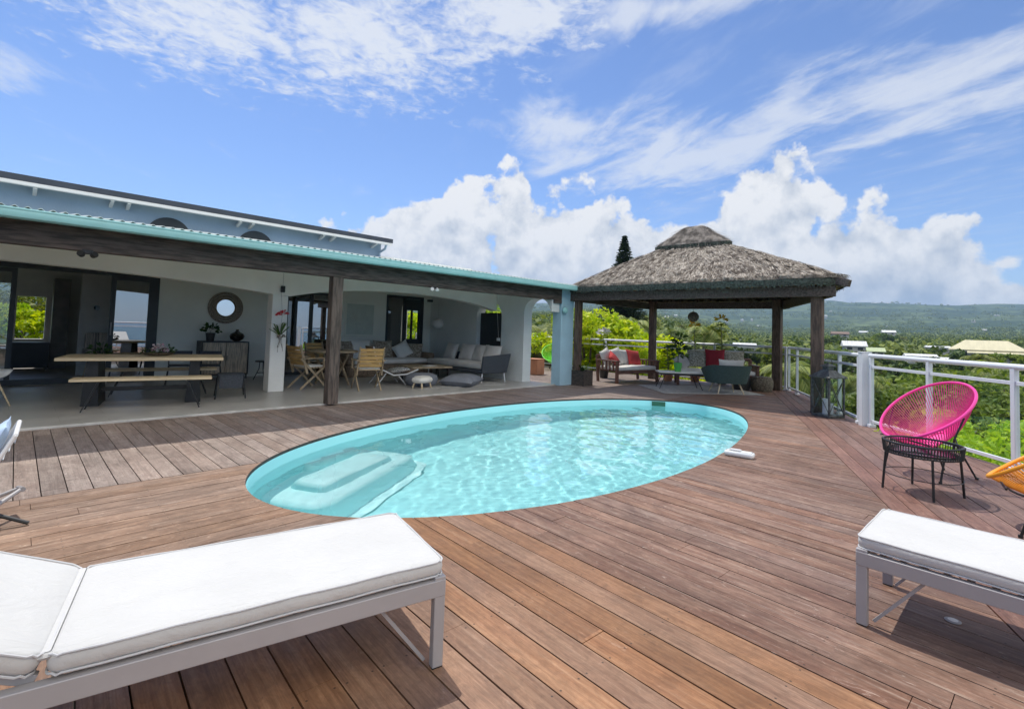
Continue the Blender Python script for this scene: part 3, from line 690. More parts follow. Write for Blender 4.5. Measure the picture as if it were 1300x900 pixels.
# rooms behind the openings
H(MB().box(-6, 9.36, 12.84, 17.3, -0.03, 0.015), 'room_floor', 'room_floor', smooth=0)
H(MB().prism(rect(-6, 9.36, 0.0, 2.95), 17.06, 17.3, 'y', holes=[rect(-1.5, 0.0-.08, .55, 2.05), rect(0.0, 0.52, .70, 1.75)]), 'rear_wall', 'room', smooth=0)
H(MB().box(9.12, 9.34, 12.85, 17.05, 0, 2.93), 'room_side_wall', 'room', smooth=0) if False else None
H(MB().box(3.9, 4.0, 12.85, 17.05, 0.016, 2.92), 'partition', 'room', smooth=0)
H(MB().prism(rect(12.85, 17.05, 0.016, 2.92), 9.1, 9.33, 'x', holes=[rect(13.3, 14.3, .8, 2.0)]), 'room_side_wall', 'room', smooth=0)
H(MB().box(0.98, 1.9, 14.3, 14.4, 0.016, 2.92), 'partition', 'room', smooth=0)
H(MB().box(-6.0, -5.8, 12.85, 17.05, 0.0, 2.92), 'room_side_wall', 'room', smooth=0)
H(MB().box(-6.0, -5.8, 7.86, 12.59, 0.021, 2.60), 'wall', 'wall', smooth=0)
H(MB().box(0.62, 0.92, 16.3, 17.05, 0.016, 2.2), 'kitchen_cupboard', pmat('cupboard', (0.22, 0.2, 0.18), 0.5), smooth=0)

# sliding doors of the dining room opening
def frame(x0, x1, z0, z1, y0, y1, w, name, mat='darkframe', mull=(), trans=()):
    hs = []
    xs_ = [x0+w] + [v for m_ in mull for v in (m_-w/2, m_+w/2)] + [x1-w]
    for i in range(0, len(xs_), 2):
        zs_ = [z0+w] + [v for m_ in trans for v in (m_-w/2, m_+w/2)] + [z1-w]
        for j in range(0, len(zs_), 2): hs.append(rect(xs_[i], xs_[i+1], zs_[j], zs_[j+1]))
    o = H(MB().prism(rect(x0, x1, z0, z1), y0, y1, 'y', holes=hs), name, mat, smooth=0)
    return o
def pane(fr, x0, x1, z0, z1, y, mat='glass_dark'):
    o = MB().box(x0, x1, y-.004, y+.004, z0, z1).build('pane', mat, fr, smooth=0); return o
f0 = frame(-2.4, 2.10, 0.022, 2.235, BY-.02, BY+.10, 0.10, 'door_frame')
f1 = frame(-1.2, -0.02, 0.03, 2.13, BY+.02, BY+.06, 0.075, 'sliding_door'); pane(f1, -1.13, -0.09, 0.1, 2.06, BY+.04)
f2 = frame(1.30, 2.0, 0.03, 2.13, BY-.05, BY-.022, 0.085, 'sliding_door'); pane(f2, 1.38, 1.92, 0.11, 2.05, BY-.036, 'glass_open')
MB().box(1.325, 1.345, BY-.085, BY-.052, .95, 1.2).build('handle', 'alu', f2, smooth=0)
f3 = frame(4.70, 6.02, 0.022, 2.115, BY+.02, BY+.09, 0.07, 'door_frame', mull=(5.36,))
pane(f3, 4.77, 5.33, .09, 2.05, BY+.05, 'glass_dark'); pane(f3, 5.39, 5.95, .09, 2.05, BY+.05, 'glass_open')
f3b = frame(4.90, 5.32, 0.4, 1.95, BY-.06, BY-.03, 0.06, 'open_leaf'); pane(f3b, 4.95, 5.27, .45, 1.9, BY-.045, 'glass_open')
f4 = frame(7.50, 8.80, 0.022, 2.215, BY+.02, BY+.09, 0.08, 'door_frame', mull=(8.15,)); pane(f4, 7.58, 8.11, .1, 2.14, BY+.05)
lf = H(MB().prism(rect(8.191, 8.719, .105, 2.13), BY+.03, BY+.07, 'y', holes=[rect(8.22, 8.37, .95, 1.80), rect(8.43, 8.62, .95, 1.80)]), 'door_leaf', 'darkframe', smooth=0)
pane(lf, 8.221, 8.369, .951, 1.799, BY+.05, 'glass'); pane(lf, 8.431, 8.619, .951, 1.799, BY+.05, 'glass')
# relief panel on the wall
rp = MB().box(6.24, 7.14, BY-.03, BY-.001, 1.0, 1.93)
H(rp, 'relief_frame', 'wall', bevel=0.012)
rm = pmat('carved_relief', (0.60, 0.65, 0.59), 0.9, var=0.03, vscale=8, bump=1.0, bscale=16)
H(MB().box(6.29, 7.09, BY-.04, BY-.0305, 1.05, 1.88), 'relief_panel', rm, smooth=0)
# small fittings on the building
def spot(x, z, y=7.62, mat='white'):
    t = thing('security_light', 'twin spotlight with sensor fixed under the dark veranda beam', 'light', (x, y, z))
    MB().box(-.05, .05, -.02, .04, -.02, .03).build('bracket', 'black', t, bevel=.005)
    for s_ in (-1, 1): MB().lathe([(.012, -.03), (.03, -.02), (.038, .02), (.034, .03)], n=14).build('lamp_head', mat, t).matrix_local = T(s_*.055, -.03, -.03) @ RX(rad(60)) @ RY(rad(25*s_))
    return t
a_ = spot(0.55, 2.05, mat='black'); a_['label'] = 'black twin spotlight under the veranda beam above the dining table'
a_ = spot(5.52, 2.045); a_['label'] = 'white and black twin spotlight under the veranda beam right of the timber post'
wl = thing('bulkhead_light', 'round turquoise wall light at the top of the pale blue post', 'light', (9.44, 7.62, 1.83))
MB().lathe([(.075, 0), (.085, .02), (.07, .05), (.03, .07)], n=20).build('lamp_body', 'gutter', wl).rotation_euler = (rad(90), 0, 0)
sc_ = thing('wall_sconce', 'small dark metal wall lamp on the white pillar above the orchid', 'wall lamp', (3.50, 9.60, 1.93))
MB().box(-.035, .035, -.05, 0, -.06, .06).build('lamp_body', 'black', sc_, bevel=.008)
MB().tube([(0, -.02, .06), (0, -.02, .3)], .003, 6).build('cable', 'alu', sc_)

# ------------------------------------------------------------------ thatched gazebo
def thatch_mat():
    m = bpy.data.materials.new('thatch'); m.use_nodes = True; nt = m.node_tree; b = nt.nodes['Principled BSDF']
    g = nt.nodes.new('ShaderNodeNewGeometry'); p = nt.nodes.new('ShaderNodeTexCoord').outputs['Object']
    isl = g.outputs['Random Per Island']
    n = noise(nt, p, 1.6, 6, 0.7); n2 = noise(nt, p, 9, 6, 0.7)
    c = mixc(nt, isl, (0.25, 0.21, 0.165), (0.80, 0.72, 0.61))
    c = mixc(nt, mapr(nt, n2, 0.38, 0.62), c, (0.13, 0.105, 0.085))
    c = mixc(nt, mth(nt, 'MULTIPLY', mapr(nt, n, 0.45, 0.7), 0.5), c, (0.58, 0.52, 0.44))
    nt.links.new(c, b.inputs['Base Color']); b.inputs['Roughness'].default_value = 0.9; b.inputs['Specular IOR Level'].default_value = 0.2
    nt.links.new(nd(nt, 'ShaderNodeBump', {'Height': n2, 'Strength': 0.9, 'Distance': 0.03}).outputs[0], b.inputs['Normal'])
    return m
M['thatch'] = thatch_mat()
M['thatch_cap'] = pmat('dark_thatch', (0.30, 0.265, 0.23), 0.95, var=.35, vscale=5, bump=.9, bscale=40)
M['thatch_edge'] = pmat('thatch_edge', (0.085, 0.10, 0.08), 0.95, var=0.3, vscale=25, bump=0.9, bscale=60)
PA, PB, PCn, PD = (10.28, 2.42), (9.91, 7.55), (13.50, 7.50), (13.78, 4.14)
EV = [(10.02, 1.88), (9.58, 7.86), (14.0, 8.05), (14.35, 3.62)]
APEX = (11.70, 5.40)
gz = thing('gazebo', 'open timber gazebo with thatched hip roof at the far end of the pool', 'gazebo', (APEX[0], APEX[1], 0))
def G_(mb, name, mat, **k):
    o = mb.build(name, mat, gz, **k); o.location = (-APEX[0], -APEX[1], 0); return o
for (x, y), w in ((PA, .18), (PB, .15), (PCn, .17), (PD, .2)):
    G_(MB().box(x-w/2, x+w/2, y-w/2, y+w/2, 0.003, 2.30), 'post', 'gtimber', bevel=0.006)
BZ = 2.18
def beam(a, b, ext=0.22, off=0.0, z=BZ, w=.09, h=.19):
    a, b = Vector((*a, z)), Vector((*b, z)); d = (b-a).normalized(); n_ = Vector((d.y, -d.x, 0))*off
    G_(MB().bar(a-d*ext+n_, b+d*ext+n_, w, h), 'beam', 'timber', bevel=0.005)
beam(PA, PB, .3, -.145); beam(PB, PCn, .2, -.14, BZ-.012); beam(PCn, PD, .25, -.14); beam(PD, PA, .2, -.155, BZ-.012)
cr = Vector((*APEX, 3.55))
for e in EV: G_(MB().bar((e[0], e[1], 2.29), cr-Vector((0, 0, .12)), .07, .12), 'hip_rafter', 'timber')
for i in range(4):
    a, b = Vector((*EV[i], 2.30)), Vector((*EV[(i+1) % 4], 2.30))
    rr = MB()
    for k in range(1, 8):
        p = a.lerp(b, k/8); q = p.lerp(cr, 0.8*(1-abs(k/4-1))); q.z = p.z + (cr.z-.14-p.z)*0.8*(1-abs(k/4-1))
        rr.bar(p, q, .05, .08)
    G_(rr, 'rafters', 'timber', smooth=0)
def roof_ring(f, z, jit=0.0, n=30):
    """rounded-corner quadrilateral between eaves (f=1) and the apex (f=0)"""
    pts = []
    for i in range(4):
        a, b = Vector(EV[i]), Vector(EV[(i+1) % 4])
        for k in range(n): pts.append(a.lerp(b, k/n))
    c = Vector(APEX); out = []
    N = len(pts)
    for i in range(N):
        p = sum((pts[(i+j) % N] for j in range(-4, 5)), Vector((0, 0)))/9
        p = c + (p-c)*f
        out.append(Vector((p.x, p.y, z)))
    return out
def roof_surface(prof, name, mat, wob=0.02, seed=0):
    rg = random.Random(seed); mb = MB(); n = None
    for f, z, w in prof:
        r = roof_ring(f, z); n = len(r)
        for i, p in enumerate(r):
            k = math.sin(i*0.9+z*5)*.5+math.sin(i*2.3+z*11)*.5
            mb.v.append((p.x, p.y, p.z + (k*w*.6+rg.uniform(-w, w))))
    for k in range(len(prof)-1):
        for i in range(n): j = (i+1) % n; mb.f.append((k*n+i, k*n+j, (k+1)*n+j, (k+1)*n+i))
    mb.f.append(tuple((len(prof)-1)*n+i for i in range(n)))
    return G_(mb, name, mat, smooth=60)
# f (1 at the eaves) to z, slightly domed like old thatch
def rz(f): return 2.42 + 1.30*((1-f)**0.92)
steps = [1.0-0.9*k/16 for k in range(17)]
base = roof_surface([(0.93, 2.30, 0), (1.012, 2.29, .012), (1.018, 2.40, .012)] + [(f, rz(f), .012) for f in steps], 'thatch_roof', 'thatch')
# eaves fringe: dark cut ends and hanging straw
fr_ = MB(); r1 = roof_ring(1.02, 2.4); rg = random.Random(4)
for i in range(len(r1)):
    a, b = r1[i], r1[(i+1) % len(r1)]
    for k in range(16):
        p = a.lerp(b, rg.random()); t = (b-a).normalized()*rg.uniform(.008, .02); dz = rg.uniform(.07, .16)
        o_ = Vector((rg.uniform(-.012, .012), rg.uniform(-.012, .012), 0)); o_ += (p-Vector((*APEX, p.z))).normalized()*rg.uniform(0, .025)
        fr_.add([p-t+o_, p+t+o_, p+t*.6+o_-Vector((0, 0, dz)), p-t*.6+o_-Vector((0, 0, dz))], [(0, 1, 2, 3)])
fe = fr_.build('eaves_fringe', 'thatch_edge', base, smooth=0)
# loose straw lying down the slopes
st = MB(); rg = random.Random(9); RP = roof_ring(1.0, 0)
def straw(mb, f, i, L, w, lift, zf):
    a, b = RP[i % len(RP)], RP[(i+1) % len(RP)]; q = a.lerp(b, rg.random()); c = Vector((*APEX, 0))
    p0 = c+(q-c)*f; f1 = min(f+L/3.2, 1.03); p1 = c+(q-c)*f1
    p0 = Vector((p0.x, p0.y, zf(f)+rg.uniform(0, lift))); p1 = Vector((p1.x, p1.y, zf(min(f1, 1))+rg.uniform(-.01, lift*1.6)))
    t = (b-a).normalized(); sk = t*rg.uniform(-.14, .14)*(1 if rg.random() < .8 else 2.5); p1 = p1+sk; t = t*w
    mid = (p0+p1)/2+Vector((0, 0, rg.uniform(.0, lift*.6)))
    mb.add([p0-t*.6, p0+t*.6, mid+t, p1+t*.3, p1-t*.3, mid-t], [(0, 1, 2, 5), (5, 2, 3, 4)])
for k in range(9000):
    f = math.sqrt(rg.uniform(0.06, 1.0))*0.99; straw(st, f, rg.randrange(len(RP)), rg.uniform(.12, .38), rg.uniform(.002, .0085), .035, rz)
def tuft(mb, f, zf, n, L, w, lift, spread):
    """a lock of straw: strands that share one bend"""
    i = rg.randrange(len(RP)); a, b = RP[i], RP[(i+1) % len(RP)]; q0 = a.lerp(b, rg.random()); t = (b-a).normalized(); c = Vector((*APEX, 0)); bend = rg.uniform(-1, 1); hgt = rg.uniform(.3, 1)*lift
    for k in range(n):
        q = q0+t*rg.uniform(-spread, spread)/max(f, .2); P0 = []
        Lk = L*rg.uniform(.7, 1.15)
        for u in (0, .35, .7, 1):
            ff = min(f+Lk*u/3.2, 1.035); p = c+(q-c)*ff; p = Vector((p.x, p.y, zf(min(ff, 1)) + hgt*math.sin(PI*min(1, u*.8+.15)) - (.02 if u == 1 else 0) + rg.uniform(0, .008)))
            P0.append(p+t*(bend*.13*u*u*Lk/.3 + rg.uniform(-.006, .006)))
        for (p, q2), (w0, w1) in zip(zip(P0, P0[1:]), ((.6, 1), (1, .8), (.8, .2))): pass
        mb.add([P0[0]-t*w*.6, P0[0]+t*w*.6, P0[1]+t*w, P0[1]-t*w, P0[2]+t*w*.8, P0[2]-t*w*.8, P0[3]+t*w*.2, P0[3]-t*w*.2], [(0,1,2,3), (3,2,4,5), (5,4,6,7)])
for k in range(3300): tuft(st, math.sqrt(rg.uniform(0.07, 1.0))*0.985, rz, 8, rg.uniform(.22, .42), .006, .07, .07)
st.build('loose_straw', 'thatch', base, smooth=0)
bd = MB(); r_a = roof_ring(1.025, 2.285); r_b = roof_ring(1.032, 2.35); r_c = roof_ring(1.024, 2.405)
for r_ in (r_a, r_b, r_c): bd.v += [tuple(p+Vector((0, 0, rg.uniform(-.008, .008)))) for p in r_]
nn = len(r_a)
for k in range(2):
    for i in range(nn): j = (i+1) % nn; bd.f.append((k*nn+i, k*nn+j, (k+1)*nn+j, (k+1)*nn+i))
bd.build('eaves_band', 'thatch_edge', base, smooth=60)
# ridge cap: a steeper bonnet with its own lower rim
def cz(f): return 3.30 + 0.78*(1-(f/0.30)**1.7) if f < .30 else 3.30
cap = roof_surface([(0.27, 3.37, .01), (0.31, 3.385, .015), (0.305, 3.49, .012), (0.25, 3.595, .012), (0.20, 3.69, .012), (0.15, 3.80, .01), (0.11, 3.895, .01), (0.085, 3.955, .01), (0.055, 3.99, .005)], 'ridge_cap', 'thatch_cap')
s2 = MB(); 
def cz2(f):
    P_ = [(0.055, 3.99), (0.085, 3.955), (0.11, 3.895), (0.15, 3.80), (0.20, 3.69), (0.25, 3.595), (0.305, 3.49), (0.4, 3.4)]
    for (a, za), (b, zb) in zip(P_, P_[1:]):
        if f <= b: return za+(zb-za)*max(0, (f-a))/(b-a)
    return 3.3
for k in range(4500):
    f = rg.uniform(0.06, 0.27); straw(s2, f, rg.randrange(len(RP)), rg.uniform(.1, .25), rg.uniform(.002, .006), .02, cz2)
s2.build('loose_straw', 'thatch_cap', cap, smooth=0)
r1 = roof_ring(.311, 3.475); s3 = MB()
for i in range(len(r1)):
    a, b = r1[i], r1[(i+1) % len(r1)]
    for k in range(9):
        p = a.lerp(b, rg.random()); t = (b-a).normalized()*rg.uniform(.006, .012); dz = rg.uniform(.05, .10); o_ = (p-Vector((*APEX, p.z))).normalized()*rg.uniform(0, .02)
        s3.add([p-t+o_, p+t+o_, p+t*.6+o_-Vector((0, 0, dz)), p-t*.6+o_-Vector((0, 0, dz))], [(0, 1, 2, 3)])
s3.build('cap_fringe', 'thatch_edge', cap, smooth=0)

hb = thing('hanging_ball', 'round brown wicker ball hanging on a cord under the gazebo roof', 'ornament', (12.0, 5.55, 1.79))
MB().lathe([(.02, -.13), (.08, -.105), (.125, -.05), (.135, 0), (.125, .05), (.08, .105), (.02, .13)], n=20).build('ball', 'basket', hb)
MB().tube([(0, 0, .12), (0, 0, 1.4)], .004, 5).build('cord', 'black', hb)

# ------------------------------------------------------------------ railings
def railing(label, pts, post_at, glass=True, group='white balustrade runs round the deck', H_=1.09):
    a = Vector((*pts[0], 0)); b = Vector((*pts[1], 0)); d = (b-a).normalized(); L = (b-a).length
    t = thing('railing', label, 'railing', a, math.atan2(d.y, d.x), group)
    MB().tube([(0, 0, H_), (L, 0, H_)], .032, 12).build('top_rail', 'rail', t)
    MB().box(0, L, -.014, .014, .90, .94).build('mid_rail', 'rail', t, bevel=.003)
    MB().box(0, L, -.016, .016, .07, .11).build('bottom_rail', 'rail', t, bevel=.003)
    for s in post_at:
        p = MB().box(s-.026, s+.026, -.026, .026, -.10, H_-.02).build('post', 'rail', t, bevel=.004)
        MB().box(s-.045, s+.045, -.045, .045, -.0, .045).build('post_foot', 'rail', p, bevel=.006)
    if glass:
        ps = sorted(post_at)
        for u, v in zip(ps, ps[1:]): MB().box(u+.03, v-.03, -.004, .004, .12, .895).build('glass_panel', 'glass', t, smooth=0)
    return t
d1 = Vector((9.42-7.41, 1.55+.06)).normalized()
e0 = Vector((9.37, 1.49)); 
railing('white railing with glass panels behind the pink and orange chairs', [(e0.x-d1.x*12, e0.y-d1.y*12), (e0.x, e0.y)], [0.03, 2.0, 4.0, 5.85, 7.08, 8.3, 9.52, 10.75, 11.97])
pst = thing('corner_post', 'thick square white post where two glass railings meet right of the lantern', 'post', (9.44, 1.57, 0))
MB().box(-.065, .065, -.065, .065, -.1, 1.13, RZ(rad(33))).build('post_body', 'rail', pst, bevel=.005)
MB().box(-.072, .072, -.072, .072, 1.13, 1.145, RZ(rad(33))).build('post_cap', 'rail', pst, bevel=.003)
railing('white railing with glass panels behind the lantern and gazebo corner', [(9.52, 1.64), (13.97, 3.93)], [0.06, 1.02, 2.6, 4.1, 4.95])
railing('white railing without glass behind the gazebo sofas', [(14.02, 3.98), (14.45, 13.7)], [0.03, 1.9, 3.8, 5.7, 7.6, 9.7], glass=False)
railing('white railing seen through the arched passage', [(14.45, 13.75), (9.42, 13.9)], [0.03, 1.7, 3.4, 5.0], glass=False)
railing('white railing along the far side of the deck behind the viewpoint', [(-3.0, -8.3), (-3.0, 7.6)], [0.03+2*k for k in range(8)], glass=True)

# ------------------------------------------------------------------ Acapulco chairs
def cord_chair(mat, label, loc, rz, name='cord_chair'):
    """pear shaped shell strung with cord on a thin steel frame; faces local -Y"""
    t = thing(name, label, 'chair', loc, rz, 'string shell chairs on the deck'); DZ = -loc[2]+.003
    # rim: ellipse in a tilted plane, narrower at the bottom front
    tilt = rad(38); n = 64; c0 = Vector((0, 0.03, 0.60)); ey = Vector((0, math.cos(tilt), math.sin(tilt))); nx_ = Vector((0, math.sin(tilt), -math.cos(tilt)))
    rim = []
    for i in range(n):
        a = 2*PI*i/n; rx = 0.38*(1+0.05*math.sin(a)); ry = 0.45
        lift = -0.035*math.cos(a)**2
        rim.append(c0 + Vector((rx*math.cos(a), 0, 0)) + ey*(ry*math.sin(a)) - nx_*lift*0.0)
    c1 = c0 + nx_*0.30 + ey*(-0.10); low = []
    for i in range(n):
        a = 2*PI*i/n; low.append(c1 + Vector((0.085*math.cos(a), 0, 0)) + ey*(0.115*math.sin(a)))
    MB().tube(rim, .0135, 10, closed=True).build('rim', mat, t)
    s = MB(); N = 104
    def ip(l, f): k = f*n; i = int(k) % n; return l[i].lerp(l[(i+1) % n], k-int(k))
    for k in range(N):
        f = (k+.5)/N; p, q = ip(rim, f), ip(low, f); m1 = p.lerp(q, .5)+nx_*0.055; m0 = p.lerp(q, .25)+nx_*0.04; m2 = p.lerp(q, .75)+nx_*0.035
        s.tube([p, m0, m1, m2, q], .0040, 5, cap=False)
    s.build('cords', mat, t)
    MB().tube(low, .009, 8, closed=True).build('seat_ring', mat, t)
    MB().add([v + nx_*.002 for v in low[::2]], [tuple(range(n//2))]).build('seat_weave', mat, t, smooth=0)
    fr = MB(); bk = [c0 + Vector((sx*.37, .03, -.0)) for sx in (-1, 1)]
    # under frame: hoop that carries the shell, three legs
    hoop = [Vector((.30*math.cos(2*PI*i/24), .02+.24*math.sin(2*PI*i/24), .27)) for i in range(24)]
    fr.tube(hoop, .008, 8, closed=True); fr.build('base_hoop', 'black', t)
    for top, foot in (((-.30, -.06, .27), (-.31, -.13, 0)), ((.30, -.06, .27), (.31, -.13, 0)), ((-.12, .25, .27), (-.17, .40, 0)), ((.12, .25, .27), (.17, .40, 0))):
        foot = (foot[0], foot[1], DZ); l = MB().tube([top, foot], .009, 8).build('leg', 'black', t)
        MB().cyl((foot[0], foot[1], DZ), (foot[0], foot[1], DZ+.018), .014).build('foot_cap', 'black', l)
    for sx in (-1, 1):
        MB().tube([hoop[0 if sx > 0 else 12], Vector((sx*.36, -.04, .38)), rim[(0 if sx > 0 else 32)] + nx_*.02], .008, 8).build('side_arm', 'black', t)
    MB().tube([Vector((-.12, .25, .27)), Vector((0, .33, .42)), Vector((.12, .25, .27))], .008, 8).build('back_stay', 'black', t)
    MB().tube([Vector((-.28, -.20, .30)), Vector((0, -.28, .33)), Vector((.28, -.20, .30))], .008, 8).build('front_stay', 'black', t)
    return t
cord_chair('pink', 'bright pink string shell chair by the railing behind the black side table', (6.48, 0.60, 0.04), rad(-130))
cord_chair('orange', 'orange string shell chair cut off by the right edge', (5.22, -0.22, 0.003), rad(174))
cord_chair('lime', 'lime green string shell chair seen through the arched passage', (13.0, 10.95, 0.003), rad(-60))

# black strung side table
ta = thing('side_table', 'round black strung side table in front of the pink chair', 'side table', (5.68, 0.53, 0.003))
def ring(r, z, n=40): return [Vector((r*math.cos(2*PI*i/n), r*math.sin(2*PI*i/n), z)) for i in range(n)]
MB().tube(ring(.275, .43), .009, 8, closed=True).build('top_ring', 'black', ta)
MB().tube(ring(.265, .335), .008, 8, closed=True).build('lower_ring', 'black', ta)
s = MB()
for k in range(84):
    a = 2*PI*k/84; s.tube([(.283*math.cos(a), .283*math.sin(a), .433), (.272*math.cos(a), .272*math.sin(a), .332)], .0036, 5, cap=False)
s.build('cord_band', 'blackcord', ta)
MB().lathe([(.245, 0), (.25, .004), (.245, .008)], (0, 0, .352), 40).build('glass_top', 'glass_black', ta)
s = MB()
for k in range(32): x = -.25+.5*k/31; w_ = math.sqrt(max(.26**2-x*x, 0)); s.tube([(x, -w_, .345), (x, w_, .345)], .003, 5, cap=False)
s.build('under_cords', 'blackcord', ta)
for k in range(4):
    a = rad(20+90*k); l = MB().tube([(.26*math.cos(a), .26*math.sin(a), .34), (.285*math.cos(a), .285*math.sin(a), 0)], .0095, 8).build('leg', 'black', ta)
MB().tube(ring(.272, .15), .004, 6, closed=True).build('brace_ring', 'black', ta)

# ------------------------------------------------------------------ sun loungers
def lounger(label, loc, rz, W=.60, L=1.95, seat=1.17, back=math.radians(24), zf=.33):
    """foot end at the origin, head towards +X"""
    t = thing('sun_lounger', label, 'sun lounger', loc, rz, 'white cushioned aluminium sun loungers')
    h = W/2
    for sy in (-1, 1):
        MB().box(.0, L, sy*h-.018*sy-.018, sy*h-.018*sy+.018, zf-.062, zf).build('side_rail', 'alu', t, bevel=.003)
    MB().box(.002, .038, -h+.036, h-.036, zf-.07, zf-.012).build('end_rail', 'alu', t, bevel=.003)
    for x in (.022, L-.35):
        for sy in (-1, 1):
            l = MB().box(x-.022, x+.022, sy*(h+.001)-.02*sy-.017, sy*(h+.001)-.02*sy+.017, 0.004, zf+.012).build('leg', 'alu', t, bevel=.003)
            MB().box(x-.02, x+.02, sy*h-.02*sy-.016, sy*h-.02*sy+.016, 0.0, .006).build('foot_cap', 'black', l)
    for sy in (-1, 1):
        MB().bar((.06, sy*(h-.05), .02), (.26, sy*(h-.05), zf-.05), .012, .012).build('brace', 'alu', t)
    n = 15
    for k in range(n):
        x = .09+k*(seat-.12)/(n-1); MB().box(x-.012, x+.012, -h+.036, h-.036, zf-.028, zf-.012).build('slat', 'white', t)
    # seat mattress
    m1 = MB().softbox(seat-.012, W-.025, .056, .035, .014, .006, None, (seat/2-.004, 0, zf+.012)).build('seat_cushion', 'canvas', t, smooth=50)
    def pip(w, d, z, cx, m=None):
        pts = []; a, b, rr = w/2, d/2, .035
        for qx, qy, a0 in ((1,1,0),(-1,1,90),(-1,-1,180),(1,-1,270)):
            for k in range(6):
                u = rad(a0+k*18); p = Vector((cx+qx*(a-rr)+rr*math.cos(u), qy*(b-rr)+rr*math.sin(u), z+.002*math.sin(7*u+cx*3))); pts.append(m @ p if m is not None else p)
        # densify long runs so the cord can waver
        out = []
        for i, p in enumerate(pts):
            q = pts[(i+1) % len(pts)]; k = max(1, int((q-p).length/.08))
            for j in range(k): out.append(p.lerp(q, j/k)+Vector((0, 0, .0015*math.sin(i*3+j*1.7))))
        return out
    for z in (zf+.015, zf+.065): MB().tube(pip(seat-.012, W-.025, z, seat/2-.004), .0035, 6, closed=True).build('piping', 'piping', m1)
    hm = T(seat+.01, 0, zf+.002) @ RY(-back)
    bl = L-seat-.02
    fr = MB()
    for sy in (-1, 1): fr.box(0, bl, sy*(h-.05)-.012, sy*(h-.05)+.012, -.02, .01, hm)
    fr.box(bl-.025, bl, -h+.06, h-.06, -.02, .01, hm); fr.box(.02, .045, -h+.06, h-.06, -.02, .01, hm); fr.build('backrest_frame', 'alu', t, bevel=.002)
    for k in range(8): MB().box(.1+k*.085, .124+k*.085, -h+.06, h-.06, -.006, .008, hm).build('back_slat', 'white', t)
    m2 = MB().softbox(bl+.02, W-.025, .056, .035, .014, .006, hm, (bl/2+.022, 0, .012)).build('back_cushion', 'canvas', t, smooth=50)
    for z in (.015, .065): MB().tube(pip(bl+.02, W-.025, z, bl/2+.022, hm), .0035, 6, closed=True).build('piping', 'piping', m2)
    MB().bar(hm @ Vector((.4, h-.06, -.01)), Vector((L-.2, h-.06, zf-.05)), .015, .015).build('back_prop', 'alu', t)
    MB().softbox(.05, W-.05, .02, .01, .008, 0, None, (seat+.0, 0, zf+.05)).build('hinge_cloth', 'canvas', m1, smooth=50)
    return t
lounger('white cushioned sun lounger before the pool, its head cut off by the left edge', (1.30, 1.84, 0), rad(167.6))
lounger('white cushioned sun lounger cut off by the right edge in front of the orange chair', (3.12, 0.495, 0), rad(-92))

# pool float and deck light, lantern
fl = thing('pool_alarm', 'small white plastic pool alarm at the right rim of the pool', 'pool alarm', (5.68, 2.08, 0.003), rad(-82))
MB().softbox(.30, .125, .06, .03, .02).build('alarm_body', 'water_white', fl, smooth=60); MB().softbox(.12, .06, .015, .02, .006, c=(-.04, 0, .06)).build('button_plate', 'piping', fl, smooth=60)
dl = thing('deck_light', 'small round steel light let into the deck under the right lounger', 'deck light', (3.20, 0.19, 0.001))
MB().lathe([(.03, 0), (.032, .003), (.024, .006)], n=20).build('bezel', 'alu', dl); MB().lathe([(.02, .006), (.018, .007)], n=16).build('lens', 'lampglobe', dl)

ln = thing('floor_lantern', 'tall dark zinc lantern with candles beside the right gazebo post', 'lantern', (9.95, 2.18, 0.003), rad(-28)); ln.scale = (1.08, 1.08, 1.13)
w = .15
MB().box(-w-.01, w+.01, -w-.01, w+.01, 0, .035).build('base_plate', 'lantern', ln, bevel=.004)
for sx in (-1, 1):
    for sy in (-1, 1): MB().box(sx*w-.012, sx*w+.012, sy*w-.012, sy*w+.012, .036, .585).build('corner_bar', 'lantern', ln)
for a in range(4):
    mm = RZ(a*PI/2); f = MB()
    f.bar(mm @ Vector((-w, -w, .05)), mm @ Vector((w, -w, .57)), .008, .008); f.bar(mm @ Vector((w, -w-.002, .05)), mm @ Vector((-w, -w-.002, .57)), .008, .008)
    f.build('cross_bar', 'lantern', ln)
    MB().box(-w+.013, w-.013, -w+.012, -w+.015, .04, .58, mm).build('pane', 'glass', ln, smooth=0)
rf = MB(); 
for z, r in ((.586, .185), (.60, .188), (.68, .09), (.70, .075)): rf.v += [(sx*r, sy*r, z) for sx, sy in ((-1,-1),(1,-1),(1,1),(-1,1))]
for k in range(3):
    for i in range(4): j = (i+1) % 4; rf.f.append((k*4+i, k*4+j, k*4+4+j, k*4+4+i))
rf.f += [(3, 2, 1, 0), (12, 13, 14, 15)]; rf.build('lid', 'lantern', ln, smooth=0)
MB().box(-.055, .055, -.055, .055, .702, .755).build('vent_box', 'lantern', ln)
rf = MB()
for z, r in ((.756, .08), (.765, .08), (.80, .02)): rf.v += [(sx*r, sy*r, z) for sx, sy in ((-1,-1),(1,-1),(1,1),(-1,1))]
for k in range(2):
    for i in range(4): j = (i+1) % 4; rf.f.append((k*4+i, k*4+j, k*4+4+j, k*4+4+i))
rf.f += [(3, 2, 1, 0), (8, 9, 10, 11)]; rf.build('top_cap', 'lantern', ln, smooth=0)
MB().lathe([(.006, .80), (.012, .815), (.006, .83)], n=10).build('finial', 'lantern', ln)
MB().tube([(-.04, 0, .72)] + [(.09*math.cos(PI*(1-k/8)), 0, .80+.08*math.sin(PI*k/8)) for k in range(9)] + [(.04, 0, .72)], .004, 6).build('handle', 'lantern', ln)
